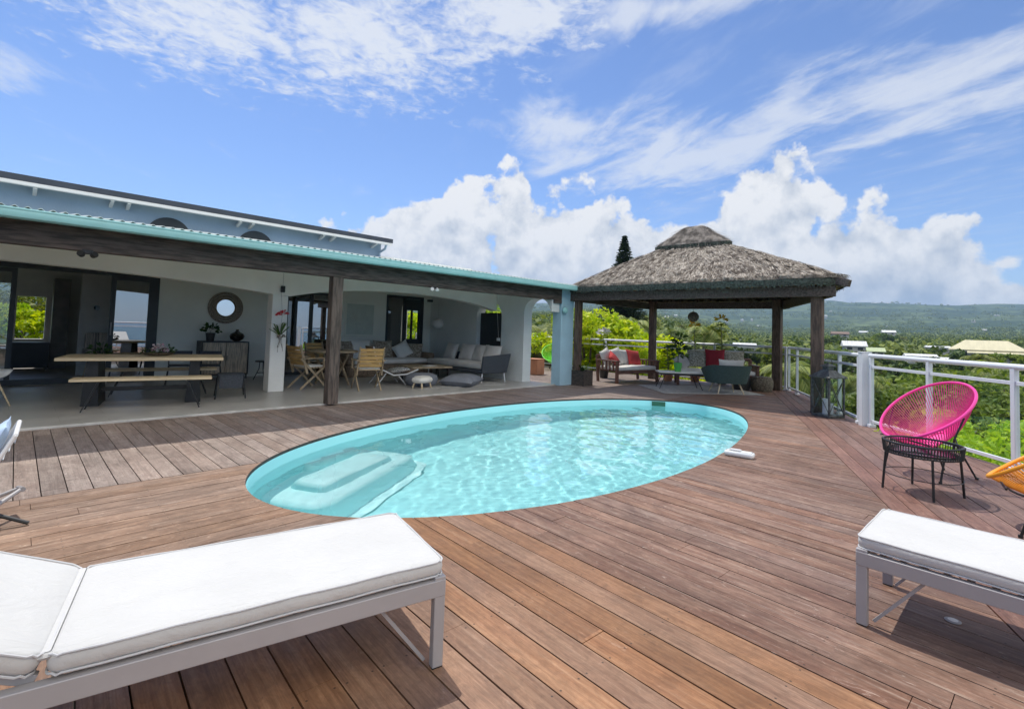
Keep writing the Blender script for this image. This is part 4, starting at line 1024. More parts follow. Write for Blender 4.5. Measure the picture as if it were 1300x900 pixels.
for x, y, hh, r in ((-.04, .03, .26, .045), (.05, -.03, .18, .04)):
    cd = thing('candle', 'tall pale candle standing inside the floor lantern' if hh > .2 else 'short pale candle standing inside the floor lantern', 'candle', (9.95+x, 2.18+y, .045))
    MB().lathe([(r, 0), (r, hh), (r*.8, hh-.004), (.003, hh-.01)], n=20).build('wax', 'candle', cd); MB().cyl((0, 0, hh-.01), (0, 0, hh+.015), .0015, n=5).build('wick', 'black', cd)

# lounger just left of the frame: blue cushioned cord chair with white frame, and its foot
lc = thing('garden_chair', 'white framed cord garden chair with pale blue cushion cut off by the left edge', 'chair', (-.31, 4.36, 0.003), rad(-92)); lc.scale = (.85, .85, .76)
# local: faces -Y ; back towards the viewer's left
tb = MB(); 
for sx in (-1, 1):
    MB().tube([(sx*.30, -.30, 0), (sx*.30, -.27, .33), (sx*.30, .22, .30), (sx*.31, .42, .78)], .014, 8).build('side_frame', 'white', lc)
    MB().tube([(sx*.30, .20, .30), (sx*.30, .30, 0)], .014, 8).build('rear_leg', 'white', lc)
MB().tube([(-.31, .42, .78), (.31, .42, .78)], .014, 8).build('top_bar', 'white', lc); MB().tube([(-.30, -.27, .33), (.30, -.27, .33)], .014, 8).build('front_bar', 'white', lc)
cd = MB()
for k in range(16): x = -.27+.54*k/15; cd.tube([(x, -.27, .33), (x, .22, .305), (x, .42, .77)], .004, 5, cap=False)
for k in range(7): z = .36+.06*k; cd.tube([(-.30, .24+.2*(z-.3)/.47, z), (.30, .24+.2*(z-.3)/.47, z)], .004, 5, cap=False)
cd.build('cords', 'rail', lc)
for nm, mm in (('seat cushion', T(0, -.02, .38) @ RX(rad(-3))), ('back cushion', T(0, .27, .60) @ RX(rad(67)))):
    c_ = MB().pillow(.56, .52, .11, mm).build('cushion', 'cushion_blue', lc, smooth=60)
# folded grey foot frame of the neighbouring recliner
ff = thing('footstool_frame', 'folded grey metal footrest frame beside the left lounger', 'footrest', (0.0, 4.32, 0.003), rad(12))
MB().tube([(-.35, -.25, .02), (.14, .22, .16)], .013, 8).build('leg', 'alu', ff); MB().tube([(-.35, .25, .02), (.14, .28, .15)], .013, 8).build('leg', 'alu', ff); MB().tube([(.14, .20, .16), (.14, .30, .15)], .016, 8).build('cross_bar', 'alu', ff)
MB().tube([(-.35, -.25, .02), (-.35, .25, .02)], .013, 8).build('cross_bar', 'alu', ff)
MB().tube([(-.05, .05, .10), (.12, -.05, .01)], .012, 8).build('leg', 'black', ff)

# ------------------------------------------------------------------ veranda: dining group
FZ = 0.021
AD = rad(-13)
dt = thing('dining_table', 'long pale oak dining table on black trestle legs in the open veranda', 'table', (1.48, 9.42, FZ), AD)
MB().box(-1.0, 1.0, -.47, .47, .655, .70).build('table_top', 'oak', dt, bevel=.006)
for sx in (-1, 1):
    MB().prism([(sx*.62-.10, 0), (sx*.62+.10, 0), (sx*.62+.06, .654), (sx*.62-.06, .654)], -.30, .30, 'y').build('trestle', 'black', dt, bevel=.004, smooth=0)
MB().box(-.6, .6, -.03, .03, .18, .24).build('stretcher', 'black', dt)
def bench(label, loc, L=1.62):
    t = thing('bench', label, 'bench', loc, AD, 'oak benches at the dining table')
    MB().box(-L/2, L/2, -.16, .16, .405, .44).build('seat', 'oak', t, bevel=.005)
    for sx in (-1, 1):
        for sy in (-1, 1): MB().bar((sx*(L/2-.30), sy*.12, .404), (sx*(L/2-.14), sy*.15, 0), .03, .012).build('leg', 'black', t)
        MB().bar((sx*(L/2-.30), -.13, .395), (sx*(L/2-.30), .13, .395), .03, .012).build('cross_bar', 'black', t)
bench('pale oak bench on slanting black legs in front of the dining table', (1.36, 8.72, FZ))
bench('pale oak bench behind the dining table, mostly hidden under its top', (1.80, 10.20, FZ))
def metal_chair(label, loc, rz, low=False, group='small black metal chairs around the dining table'):
    t = thing('metal_chair', label, 'chair', loc, rz, group)
    sh_, bh = (.40, .66) if not low else (.40, .45)
    MB().box(-.19, .19, -.19, .19, sh_-.02, sh_).build('seat', 'charcoal', t, bevel=.006)
    for sx in (-1, 1):
        MB().tube([(sx*.22, -.22, 0), (sx*.18, -.18, sh_-.02)], .011, 8).build('leg', 'black', t)
        MB().tube([(sx*.22, .24, 0), (sx*.18, .18, sh_-.02)] + ([(sx*.19, .23, bh)] if not low else []), .011, 8).build('leg', 'black', t)
    if not low:
        MB().box(-.19, .19, .215, .235, bh-.10, bh).build('backrest', 'charcoal', t, bevel=.006)
    else: MB().box(-.17, .17, -.20, -.185, .17, .38).build('apron', 'charcoal', t, bevel=.004)
    return t
metal_chair('low black woven stool at the right end of the dining table', (2.62, 9.28, FZ), AD, low=True)
metal_chair('black metal chair behind the dining table, the left one of two by the wall', (2.30, 11.35, FZ), rad(-10))
metal_chair('black metal chair behind the dining table, the right one of two by the wall', (2.78, 11.25, FZ), rad(-14))
# bowl of flowers
def leaves(mb, c, n, R, size, rg, up=.5, flat=.6):
    for k in range(n):
        d = Vector((rg.gauss(0, 1), rg.gauss(0, 1), abs(rg.gauss(0, 1))*up+.1)).normalized(); p = Vector(c)+d*R*rg.uniform(.35, 1)
        a = d.cross(Vector((rg.gauss(0,1), rg.gauss(0,1), rg.gauss(0,1)))).normalized(); l = size*rg.uniform(.7, 1.3); t_ = (d*.7+Vector((0,0,-.15))).normalized()
        q = p+t_*l; m = p.lerp(q, .5); b_ = a*l*flat*.5
        mb.add([p, m+b_, q-Vector((0,0,l*.15)), m-b_], [(0, 1, 2, 3)])
    return mb
rg = random.Random(3)
bw = thing('flower_bowl', 'shallow wooden bowl of mauve and white flowers on the dining table', 'bowl', (1.62, 9.45, FZ+.70))
MB().lathe([(.07, 0), (.13, .02), (.16, .05), (.15, .05), (.12, .025), (.01, .02)], n=24, sx=1.4).build('bowl', 'basket', bw)
f = MB(); leaves(f, (0, 0, .07), 90, .12, .035, rg, 1, .9).build('flowers', 'flower_pink', bw, smooth=0)
f = MB(); leaves(f, (.12, 0, .05), 80, .10, .05, rg, .8, .5); leaves(f, (-.14, 0, .04), 60, .09, .05, rg, .8, .5); f.build('foliage', 'leaf_dark', bw, smooth=0)
# left: white shell chair cut by the frame
sc_ = thing('shell_chair', 'white shell seat on slim wooden legs at the far left edge of the veranda', 'chair', (-.30, 9.75, FZ), rad(60))
sh = MB(); n = 12
for i in range(n+1):
    for j in range(n+1):
        u, v = -1+2*i/n, j/n; z = .42+.03*u*u+ (0 if v < .5 else ((v-.5)*2)**1.4*.38)+ .06*abs(u)**3; y = -.22+.44*min(v, .55)/.55+max(0, v-.55)*.25; sh.v.append((u*.25*(1-.25*max(0, v-.6)), y, z))
for i in range(n):
    for j in range(n): a = i*(n+1)+j; sh.f.append((a, a+n+1, a+n+2, a+1))
o_ = sh.build('shell', 'water_white', sc_, smooth=80); so = o_.modifiers.new('t', 'SOLIDIFY'); so.thickness = .012
for sx in (-1, 1):
    for sy in (-1, 1): MB().tube([(sx*.12, sy*.10, .41), (sx*.24, sy*.22, 0)], [.014, .010], 8).build('leg', 'oak', sc_)
# sideboard and what stands on it
sb = thing('sideboard', 'two door wooden sideboard with dark frame below the round mirror', 'cabinet', (3.30, 12.34, FZ))
MB().prism(rect(-.47, .47, .10, .83), -.20, .22, 'y', holes=[rect(-.445, .445, .125, .805)]).build('carcass', 'black', sb, smooth=0)
MB().box(-.444, .444, .10, .21, .126, .804).build('back_panel', 'cabwood', sb, smooth=0)
for sx in (-1, 1):
    d_ = MB().box(min(sx*.004, sx*.442), max(sx*.004, sx*.442), -.195, -.17, .128, .802).build('door', 'cabwood', sb, bevel=.003)
    MB().box(sx*.03-.006, sx*.03+.006, -.205, -.196, .42, .52).build('handle', 'black', d_)
    for y in (-.17, .19): MB().box(sx*.44-.015, sx*.44+.015, y-.015, y+.015, 0, .099).build('leg', 'black', sb)
pl = thing('potted_plant', 'leafy plant in a dark pot on the left of the sideboard', 'plant', (3.02, 12.30, FZ+.831))
MB().lathe([(.07, 0), (.095, .17), (.105, .18), (.095, .18), (.07, .15)], n=20).build('pot', 'pot_dark', pl)
f = MB(); leaves(f, (0, 0, .20), 50, .17, .09, rg, 1, .75); f.build('foliage', 'leaf_dark', pl, smooth=0)
vs = thing('round_vase', 'squat black ceramic vase on the right of the sideboard', 'vase', (3.55, 12.30, FZ+.831))
MB().lathe([(.05, 0), (.13, .05), (.155, .11), (.13, .17), (.05, .215), (.03, .235), (.035, .27), (.03, .27)], n=28).build('body', 'ceramic', vs)
mr = thing('round_mirror', 'round mirror in a wide rope frame on the veranda wall', 'mirror', (3.36, BY-.012, 1.60))
for r0, r1, y in ((.185, .225, -.02), (.232, .295, -.03), (.302, .36, -.022)):
    k = MB().lathe([(r0, -.012), (r0, .012), (r1, .014), (r1, -.012)], n=56); 
    mm = MB(); mm.v = [(x, z+y, yy) for x, yy, z in k.v]; mm.f = [q for q in k.f if len(q) == 4]
    for i in range(56): j = (i+1) % 56; mm.f.append((i, j, 3*56+j, 3*56+i))
    mm.build('rope_ring', 'rope', mr, smooth=60)
k = MB().lathe([(.19, 0), (.188, .006)], n=48); mm = MB(); mm.v = [(x, -z-.012, y) for x, y, z in k.v]; mm.f = k.f; mm.build('glass', 'mirror', mr, smooth=0)
st_ = thing('bar_stool', 'small black iron stool between the sideboard and the white pillar', 'stool', (3.92, 11.7, FZ))
MB().lathe([(.14, .40), (.15, .415), (.14, .43)], n=20).build('seat', 'black', st_)
for k in range(3):
    a = rad(30+120*k); MB().tube([(.05*math.cos(a), .05*math.sin(a), .40), (.06*math.cos(a), .06*math.sin(a), .25), (.17*math.cos(a), .17*math.sin(a), 0)], .009, 8).build('leg', 'black', st_)
MB().tube(ring(.10, .16, 20), .005, 6, closed=True).build('foot_ring', 'black', st_)
# orchid mounted on the pillar
orc = thing('hanging_orchid', 'spiky orchid with red bloom mounted on the white pillar', 'plant', (3.48, 9.56, 1.05))
f = MB()
for k in range(16):
    a = rad(rg.uniform(15, 165)); L = rg.uniform(.25, .5); y = rg.uniform(-.12, .0); w_ = .012
    p1 = Vector((math.cos(a)*L*.5, y*.5, .05+math.sin(a)*L*.55)); p2 = Vector((math.cos(a)*L, y, math.sin(a)*L*.72+.02))
    f.add([(-w_, 0, .02), (w_, 0, .02), p1+Vector((w_, 0, 0)), p2, p1-Vector((w_, 0, 0))], [(0, 1, 2, 4), (4, 2, 3)])
f.build('leaves', 'leaf_dark', orc, smooth=0)
f = MB(); leaves(f, (.02, -.06, .40), 30, .075, .06, rg, .9, .8); f.build('bloom', 'flower_red', orc, smooth=0)
f = MB(); leaves(f, (0, -.03, -.02), 30, .06, .05, rg, .5, .5)
for k in range(7): f.tube([(rg.uniform(-.04, .04), -.02, 0), (rg.uniform(-.06, .06), -.03, rg.uniform(-.3, -.15))], .003, 4)
f.build('root_ball', 'basket', orc, smooth=0)
MB().tube([(0, .03, .82), (.01, -.04, .40), (0, -.02, 0)], .003, 5).build('cable', 'alu', orc)

# teak folding chairs and table
def folding_chair(label, loc, rz):
    t = thing('folding_chair', label, 'chair', loc, rz, 'teak folding armchairs around the small table')
    for sx in (-1, 1):
        MB().bar((sx*.24, -.28, 0), (sx*.24, .30, .60), .022, .04).build('leg', 'teak_grey', t, bevel=.003)
        MB().bar((sx*.215, .28, 0), (sx*.215, -.22, .42), .022, .04).build('leg', 'teak_grey', t, bevel=.003)
        MB().bar((sx*.245, .16, .30), (sx*.235, .33, .86), .024, .045).build('back_post', 'teak_grey', t, bevel=.003)
        MB().bar((sx*.265, -.22, .60), (sx*.265, .28, .60), .045, .022).build('armrest', 'teak_grey', t, bevel=.005)
        MB().bar((sx*.26, -.18, .41), (sx*.26, -.18, .59), .022, .03).build('arm_support', 'teak_grey', t)
    s_ = MB()
    for k in range(7): s_.box(-.21, .21, -.22+.065*k, -.175+.065*k, .40, .42)
    s_.build('seat', 'teak_grey', t, smooth=0)
    b_ = MB()
    for k in range(5): z = .50+.075*k; y = .235+.30*(z-.5); b_.bar((-.22, y, z), (.22, y, z), .016, .066, up=(0, .3, 1))
    b_.build('backrest', 'teak', t, bevel=.003)
    MB().softbox(.42, .42, .035, .03, .012, c=(0, -.02, .421)).build('seat_pad', 'cushion', t, smooth=60)
folding_chair('yellow teak folding armchair seen from the side, left of the dark veranda post', (4.20, 9.95, FZ), rad(100))
folding_chair('yellow teak folding armchair, slatted back to the pool, right of the dark veranda post', (5.05, 9.10, FZ), rad(165))
folding_chair('teak folding armchair on the far side of the small table, half hidden', (5.05, 11.2, FZ), rad(15))
tt = thing('teak_table', 'round weathered teak table between the folding armchairs', 'table', (4.85, 10.25, FZ))
MB().lathe([(.52, .69), (.53, .70), (.53, .72), (.52, .73)], n=40).build('table_top', 'teak_grey', tt, smooth=30)
for sx in (-1, 1):
    MB().bar((sx*.25, -.3, 0), (sx*.25, .3, .66), .03, .05).build('leg', 'teak_grey', tt); MB().bar((sx*.21, .3, 0), (sx*.21, -.3, .66), .03, .05).build('leg', 'teak_grey', tt)
# rattan sofa by the back wall
def pil(par, x, y, z, w, h, t_, tilt, mat, rz=0, roll=0, name='cushion'):
    return MB().pillow(w, h, t_, T(x, y, z) @ RZ(rz) @ RX(rad(90)-tilt) @ RZ(roll)).build(name, mat, par, smooth=60)
rs = thing('rattan_sofa', 'long brown rattan sofa with white seat cushion against the veranda back wall', 'sofa', (7.05, 11.75, FZ), 0)
MB().softbox(2.6, .85, .30, .12, .03).build('base', 'rattan', rs, smooth=60)
MB().softbox(2.6, .14, .40, .06, .03, c=(0, .36, .30)).build('backrest', 'rattan', rs, smooth=60)
for sx in (-1, 1): MB().softbox(.16, .80, .28, .06, .04, c=(sx*1.22, -.02, .30)).build('arm', 'rattan', rs, smooth=60)
MB().softbox(2.2, .70, .12, .05, .03, .01, c=(0, -.06, .305)).build('seat_cushion', 'cushion', rs, smooth=60)
M['floral'] = pmat('beige_leaf_print', (0.50, 0.44, 0.34), 0.9, vscale=22, col2=(0.20, 0.15, 0.11))
M['leafprint'] = pmat('grey_leaf_print', (0.62, 0.58, 0.48), 0.9, vscale=30, col2=(0.20, 0.19, 0.13))
M['dots'] = pmat('black_white_print', (0.72, 0.72, 0.70), 0.9, vscale=45, col2=(0.06, 0.06, 0.06))
pil(rs, -.62, .18, .66, .58, .50, .17, rad(18), 'cushion', rad(4)); pil(rs, .02, .20, .66, .56, .50, .17, rad(16), 'floral', rad(-5)); pil(rs, .60, .16, .63, .50, .46, .16, rad(20), 'cushion', rad(-20), rad(30)); pil(rs, -1.05, .20, .66, .5, .46, .15, rad(16), 'floral')
pil(rs, .95, .10, .62, .48, .45, .16, rad(22), 'floral', rad(-50))
# white mesh lounge chair seen from the side
hc = thing('lounge_chair', 'white edged lounge chair with black and white print cushion before the rattan sofa', 'chair', (5.95, 9.75, FZ), rad(75))
prof = [(-.55, .34), (-.30, .24), (.0, .22), (.25, .34), (.40, .62), (.46, .84)]
for sx in (-1, 1): MB().tube([(sx*.33, y, z) for y, z in prof], .016, 8).build('side_frame', 'white', hc)
v_ = []
mbs = MB()
for y, z in prof: mbs.v += [(-.32, y, z-.005), (.32, y, z-.005)]
for k in range(len(prof)-1): mbs.f.append((2*k, 2*k+1, 2*k+3, 2*k+2))
o_ = mbs.build('sling', 'rattan', hc, smooth=80); so = o_.modifiers.new('t', 'SOLIDIFY'); so.thickness = .02
MB().pillow(.55, .5, .12, T(0, -.18, .30) @ RX(rad(-8))).build('cushion', 'dots', hc, smooth=60)
for sx in (-1, 1): MB().tube([(sx*.30, -.3, .0), (sx*.30, -.1, .23)], .012, 8).build('leg', 'white', hc); MB().tube([(sx*.30, .35, .0), (sx*.30, .15, .27)], .012, 8).build('leg', 'white', hc)
# low coffee tables, pouffe, stool, floor cushion
ct = thing('coffee_table', 'low dark wood coffee table between the two veranda sofas', 'coffee table', (7.1, 10.0, FZ), rad(-8))
MB().box(-.55, .55, -.35, .35, .31, .355).build('table_top', 'teak_grey', ct, bevel=.006)
for sx in (-1, 1):
    for sy in (-1, 1): MB().box(sx*.48-.03, sx*.48+.03, sy*.28-.03, sy*.28+.03, 0, .309).build('leg', 'black', ct)
bk_ = thing('book', 'open magazine lying on the low veranda coffee table', 'book', (7.15, 9.9, FZ+.357), rad(20))
MB().box(-.16, .16, -.11, .11, 0, .01).build('pages', 'leaf_lime' if False else 'cushion', bk_, smooth=0)
pf = thing('pouffe', 'round grey blue pouffe in front of the low coffee table', 'pouffe', (6.40, 9.15, FZ))
MB().lathe([(.26, 0), (.34, .06), (.36, .14), (.34, .22), (.24, .27), (.05, .285)], n=32).build('body', 'cushion_slate', pf, smooth=60)
ws = thing('low_stool', 'low white fur topped stool on four short wooden legs near the tile edge', 'stool', (6.12, 8.72, FZ), rad(20))
MB().softbox(.44, .32, .12, .10, .05, .02, c=(0, 0, .12)).build('seat', 'cushion', ws, smooth=60)
for sx in (-1, 1):
    for sy in (-1, 1): MB().tube([(sx*.14, sy*.09, .13), (sx*.17, sy*.12, 0)], [.02, .014], 8).build('leg', 'oak', ws)
fc = thing('floor_cushion', 'large slate grey floor cushion lying on the rug near the tile edge', 'cushion', (7.22, 8.75, FZ+.012), rad(30))
MB().pillow(.95, .80, .30, T(0, 0, .10)).build('cover', 'cushion_slate', fc, smooth=60)
rgu = thing('rug', 'pale grey rug under the veranda sofas and low table', 'rug', (7.2, 9.3, FZ), rad(-4)); MB().box(-1.2, 1.1, -.85, .95, .001, .010).build('weave', 'rug', rgu, smooth=0)
# grey sofa against the end wall, charcoal arm towards the pool
gs = thing('grey_sofa', 'light grey cushioned sofa with charcoal woven arm on white legs against the end wall', 'sofa', (8.28, 9.95, FZ), rad(-90))
L2 = 2.3   # local x runs along the wall towards the pool; faces -Y (towards -X in the room)
MB().softbox(L2, .85, .10, .08, .03, c=(0, 0, .22)).build('base', 'charcoal', gs, smooth=60)
MB().softbox(L2-.1, .78, .13, .06, .035, .015, c=(-.02, -.02, .325)).build('seat_cushion', 'cushion_grey', gs, smooth=60)
bb = MB().box(-L2/2, L2/2, .36, .42, .24, .66).build('backrest', 'charcoal', gs, bevel=.02)
for sx in (1,):
    MB().add([(L2/2-.04, -.42, .24), (L2/2-.04, .42, .24), (L2/2+.05, .46, .70), (L2/2+.05, -.46, .64), (L2/2, -.42, .24), (L2/2, .42, .24), (L2/2+.09, .46, .70), (L2/2+.09, -.46, .64)],
             [(0,3,2,1),(4,5,6,7),(0,1,5,4),(1,2,6,5),(2,3,7,6),(3,0,4,7)]).build('arm', 'charcoal', gs, bevel=.008, smooth=0)
for x in (-L2/2+.1, L2/2-.05):
    for y in (-.36, .36): MB().tube([(x, y, .24), (x+.02, y*1.08, 0)], [.018, .012], 8).build('leg', 'rail', gs)
for i, (x, w_) in enumerate(((-.85, .6), (-.15, .6), (.35, .55), (.80, .55))): pil(gs, x, .22, .66, w_, .50, .18, rad(20), 'cushion_grey', rad((-6, 3, -4, 8)[i]))
# paper globe lamp and switch box, wall cable
gl = thing('globe_lamp', 'white paper globe lamp hanging in front of the veranda wall corner', 'lamp', (8.98, 12.1, 1.42))
MB().lathe([(.02, -.16), (.08, -.14), (.14, -.08), (.165, 0), (.14, .08), (.08, .14), (.02, .16)], n=28, sx=1.15, sy=1.15).build('shade', 'lampglobe', gl, smooth=80)
MB().tube([(0, 0, .15), (0, 0, .62)], .003, 5).build('cord', 'alu', gl)
bx = thing('speaker_box', 'small black box high on the wall beside the right door', 'speaker', (8.98, BY-.05, 2.13)); MB().box(-.08, .08, -.05, .045, -.04, .03).build('case', 'black', bx, bevel=.005)
jb = thing('socket_box', 'small white socket box with cable on the blue end wall', 'socket', (9.045, 9.50, 1.05)); MB().box(-.02, .0, -.06, .06, -.04, .04).build('plate', 'white', jb, bevel=.004)
MB().tube([(-.006, 0, .04), (-.006, .08, .7), (-.006, .12, 1.25)], .004, 5).build('cable', 'cushion_grey', jb)

# inside the dining room
ic = thing('armchair', 'striped armchair inside the room behind the sliding door', 'armchair', (1.40, 13.6, .016), rad(10))
MB().softbox(.6, .6, .14, .05, .03, c=(0, 0, .36)).build('seat', 'stripe', ic, smooth=60); MB().softbox(.6, .13, .52, .05, .03, c=(0, .27, .42)).build('backrest', 'stripe', ic, smooth=60)
for sx in (-1, 1):
    MB().softbox(.09, .5, .2, .03, .02, c=(sx*.30, 0, .42)).build('arm', 'stripe', ic, smooth=60)
    for sy in (-1, 1): MB().tube([(sx*.24, sy*.22, .37), (sx*.29, sy*.27, 0)], [.016, .010], 8).build('leg', 'oak', ic)
dk = thing('dark_console', 'dark console unit inside the room below the rear window', 'cabinet', (.28, 16.2, .016)); MB().box(-.32, .32, -.25, .25, .06, .64).build('body', 'black', dk, bevel=.008)
for sx in (-1, 1): MB().box(sx*.28-.02, sx*.28+.02, -.2, .2, 0, .059).build('leg', 'black', dk)
rm_ = thing('small_mirror', 'tiny round mirror on the inner wall behind the sliding door', 'mirror', (1.26, 14.29, 1.50)); k = MB().lathe([(.055, 0), (.055, .01)], n=24); mm = MB(); mm.v = [(x, -z, y) for x, y, z in k.v]; mm.f = k.f; mm.build('glass', 'mirror', rm_, smooth=0)
pc = thing('potted_plant', 'dark leafed plant standing in the doorway behind the dining table', 'plant', (1.18, 12.2, FZ)); MB().lathe([(.11, 0), (.15, .28), (.14, .28), (.1, .2)], n=20).build('pot', 'cushion', pc)
f = MB(); leaves(f, (0, 0, .55), 60, .20, .10, rg, 1, .5); f.tube([(0, 0, .2), (.02, 0, .6)], .01, 6); f.build('foliage', 'leaf_dark', pc, smooth=0)

# planter and fern at the blue post
pt = thing('planter_box', 'dark slatted wooden planter with fern at the foot of the pale blue post', 'planter', (10.02, 7.48, .003), rad(0))
MB().prism(rect(-.19, .19, -.19, .19), 0, .36, 'z', holes=[rect(-.16, .16, -.16, .16)]).build('box', 'planter', pt, bevel=.004); MB().box(-.159, .159, -.159, .159, .28, .31).build('soil', 'soil', pt, smooth=0)
f = MB()
for k in range(26):
    a = rg.uniform(0, 2*PI); L = rg.uniform(.25, .5); el_ = rg.uniform(.3, 1.2); prev = Vector((0, 0, .32))
    for q in range(7):
        u = (q+1)/7; p = Vector((math.cos(a)*L*u*math.cos(el_), math.sin(a)*L*u*math.cos(el_), .32+L*math.sin(el_)*u-.35*L*u*u)); s_ = Vector((-math.sin(a), math.cos(a), 0)); w_ = .05*(1-u*.7)
        for sg in (-1, 1): f.add([prev, p, p+s_*sg*w_+(p-prev)*.3, prev+s_*sg*w_*.9+(p-prev)*.3], [(0, 1, 2, 3)])
        prev = p
f.build('fern', 'leaf_dark', pt, smooth=0)
tcx = thing('terracotta_cube', 'square terracotta block seat on the deck beyond the arched passage', 'planter', (11.15, 10.1, .003), rad(12))
MB().box(-.22, .22, -.22, .22, 0, .45).build('block', 'terracotta', tcx, bevel=.012); MB().box(-.23, .23, -.23, .23, .451, .47).build('top_slab', 'terracotta', tcx, bevel=.005)

# ------------------------------------------------------------------ gazebo furniture
def wood_sofa(label, loc, rz, L, group='red brown timber sofas under the thatched gazebo'):
    t = thing('wooden_sofa', label, 'sofa', loc, rz, group)
    for sx in (-1, 1):
        MB().box(sx*L/2-.035, sx*L/2+.035, -.38, -.31, 0, .56).build('leg', 'redwood', t, bevel=.005)
        MB().bar((sx*L/2, .34, 0), (sx*L/2, .40, .70), .06, .06).build('leg', 'redwood', t, bevel=.005)
        MB().box(sx*L/2-.045, sx*L/2+.045, -.42, .40, .561, .595).build('armrest', 'redwood', t, bevel=.01)
        a_ = MB()
        for k in range(5): a_.box(sx*L/2-.012, sx*L/2+.012, -.24+.13*k, -.20+.13*k, .33, .56)
        a_.build('arm_slats', 'redwood', t, smooth=0)
    MB().box(-L/2+.035, L/2-.035, -.37, -.33, .24, .33).build('front_rail', 'redwood', t, bevel=.004)
    s_ = MB()
    for k in range(7): s_.box(-L/2+.03, L/2-.03, -.32+.095*k, -.25+.095*k, .30, .325)
    s_.build('seat_slats', 'redwood', t, smooth=0)
    MB().bar((-L/2, .40, .70), (L/2, .40, .70), .04, .07).build('back_rail', 'redwood', t, bevel=.006)
    b_ = MB()
    for k in range(int(L/.12)): x = -L/2+.1+.12*k; b_.bar((x, .35, .33), (x, .395, .68), .05, .015)
    b_.build('back_slats', 'redwood', t, smooth=0)
    MB().softbox(L-.09, .70, .10, .04, .03, .012, c=(0, -.01, .328)).build('seat_cushion', 'cushion_blue' if False else 'cushion', t, smooth=60)
    return t
s1 = wood_sofa('timber sofa with two bright red cushions beside the left gazebo post', (12.05, 7.42, .003), rad(-10), 1.62)
def topc(label, par_loc, rz, x, y, z, w_, h, t_, tilt, mat, rz2=0, roll=0, group=None):
    m_ = T(*par_loc) @ RZ(rz)
    p = m_ @ Vector((x, y, z)); t = thing('throw_cushion', label, 'cushion', (p.x, p.y, p.z), rz+rz2, group)
    MB().pillow(w_, h, t_, RX(rad(90)-tilt) @ RZ(roll)).build('cover', mat, t, smooth=60); return t
L1 = (12.05, 7.42, .003); R1 = rad(-10)
topc('bright red cushion leaning in the left corner of the timber sofa', L1, R1, -.52, .03, .60, .46, .42, .15, rad(35), 'cushion_red', rad(25), rad(25))
topc('bright red cushion on the right end of the timber sofa', L1, R1, .38, .14, .64, .52, .48, .16, rad(25), 'cushion_red', 0, rad(-8))
topc('white cushion standing in the left corner of the timber sofa', L1, R1, -.66, .20, .66, .46, .46, .14, rad(15), 'cushion', rad(10), rad(20))
topc('white cushion in the middle of the timber sofa, left of two', L1, R1, -.28, .20, .66, .50, .50, .15, rad(18), 'cushion', 0, rad(12))
topc('white cushion in the middle of the timber sofa, next to the right red one', L1, R1, .06, .23, .65, .44, .46, .14, rad(15), 'cushion', 0, rad(-4))
L2_ = (13.35, 5.55, .003); R2 = rad(-58)
s2_ = wood_sofa('timber sofa with leaf print cushions and one dark red cushion by the rear railing', L2_, R2, 1.95)
topc('grey leaf print cushion on the rear timber sofa left of the dark red one', L2_, R2, -.42, .20, .69, .56, .52, .16, rad(15), 'leafprint')
topc('dark red cushion on the rear timber sofa', L2_, R2, .02, .12, .70, .52, .55, .16, rad(12), 'cushion_wine')
topc('grey leaf print cushion on the rear timber sofa right of the dark red one', L2_, R2, .50, .20, .69, .58, .52, .16, rad(15), 'leafprint')
topc('pale grey cushion lying at the left end of the rear timber sofa', L2_, R2, -.82, .10, .60, .46, .42, .14, rad(30), 'cushion_grey', rad(30), rad(30))
gt_ = thing('coffee_table', 'low white topped coffee table on thin black legs under the gazebo', 'coffee table', (11.62, 5.72, .012), rad(-52))
MB().box(-.52, .52, -.30, .30, .385, .41).build('table_top', 'cushion', gt_, bevel=.005); MB().box(-.50, .50, -.28, .28, .345, .3845).build('apron', 'black', gt_)
for sx in (-1, 1):
    for sy in (-1, 1): MB().tube([(sx*.36, sy*.2, .345), (sx*.50, sy*.27, 0)], .010, 8).build('leg', 'black', gt_)
gp_ = thing('potted_plant', 'upright leafy plant in a bright green pot on the gazebo coffee table', 'plant', (11.52, 5.70, .423))
MB().lathe([(.07, 0), (.10, .20), (.105, .22), (.09, .22), (.07, .15)], n=22).build('pot', 'potgreen', gp_)
f = MB(); leaves(f, (0, 0, .34), 40, .17, .13, rg, 1, .6); leaves(f, (.02, 0, .52), 40, .20, .14, rg, 1, .6); leaves(f, (.04, .0, .72), 26, .17, .13, rg, 1, .6); f.tube([(0, 0, .15), (.02, 0, .75)], .01, 6); f.build('foliage', 'leaf_dark', gp_, smooth=0)
tc_ = thing('tub_chair', 'dark green wicker tub chair on splayed wooden legs with its back to the pool', 'armchair', (11.75, 4.62, .012), rad(135))
sh = MB(); n = 36
def tubp(i, v):
    a = 2*PI*i/n; back = max(0, math.sin(a)); rr = .40+.10*v; top = .36+.30*(.35+.65*min(1, max(0, .55+math.sin(a)*.75)))
    z = .24+(top-.24)*v; return (rr*1.12*math.cos(a), rr*.92*math.sin(a), z)
for v in (0, .15, .5, 1): sh.v += [tubp(i, v) for i in range(n)]
sh.v += [(x*.92, y*.92, z-.005) for x, y, z in [tubp(i, 1) for i in range(n)]]; sh.v += [(x*.86, y*.86, .33) for x, y, z in [tubp(i, .1) for i in range(n)]]
for k in range(5):
    for i in range(n): j = (i+1) % n; sh.f.append((k*n+i, k*n+j, (k+1)*n+j, (k+1)*n+i))
sh.f.append(tuple(range(n))[::-1]); sh.f.append(tuple(5*n+i for i in range(n))); sh.build('shell', 'tub', tc_, smooth=50)
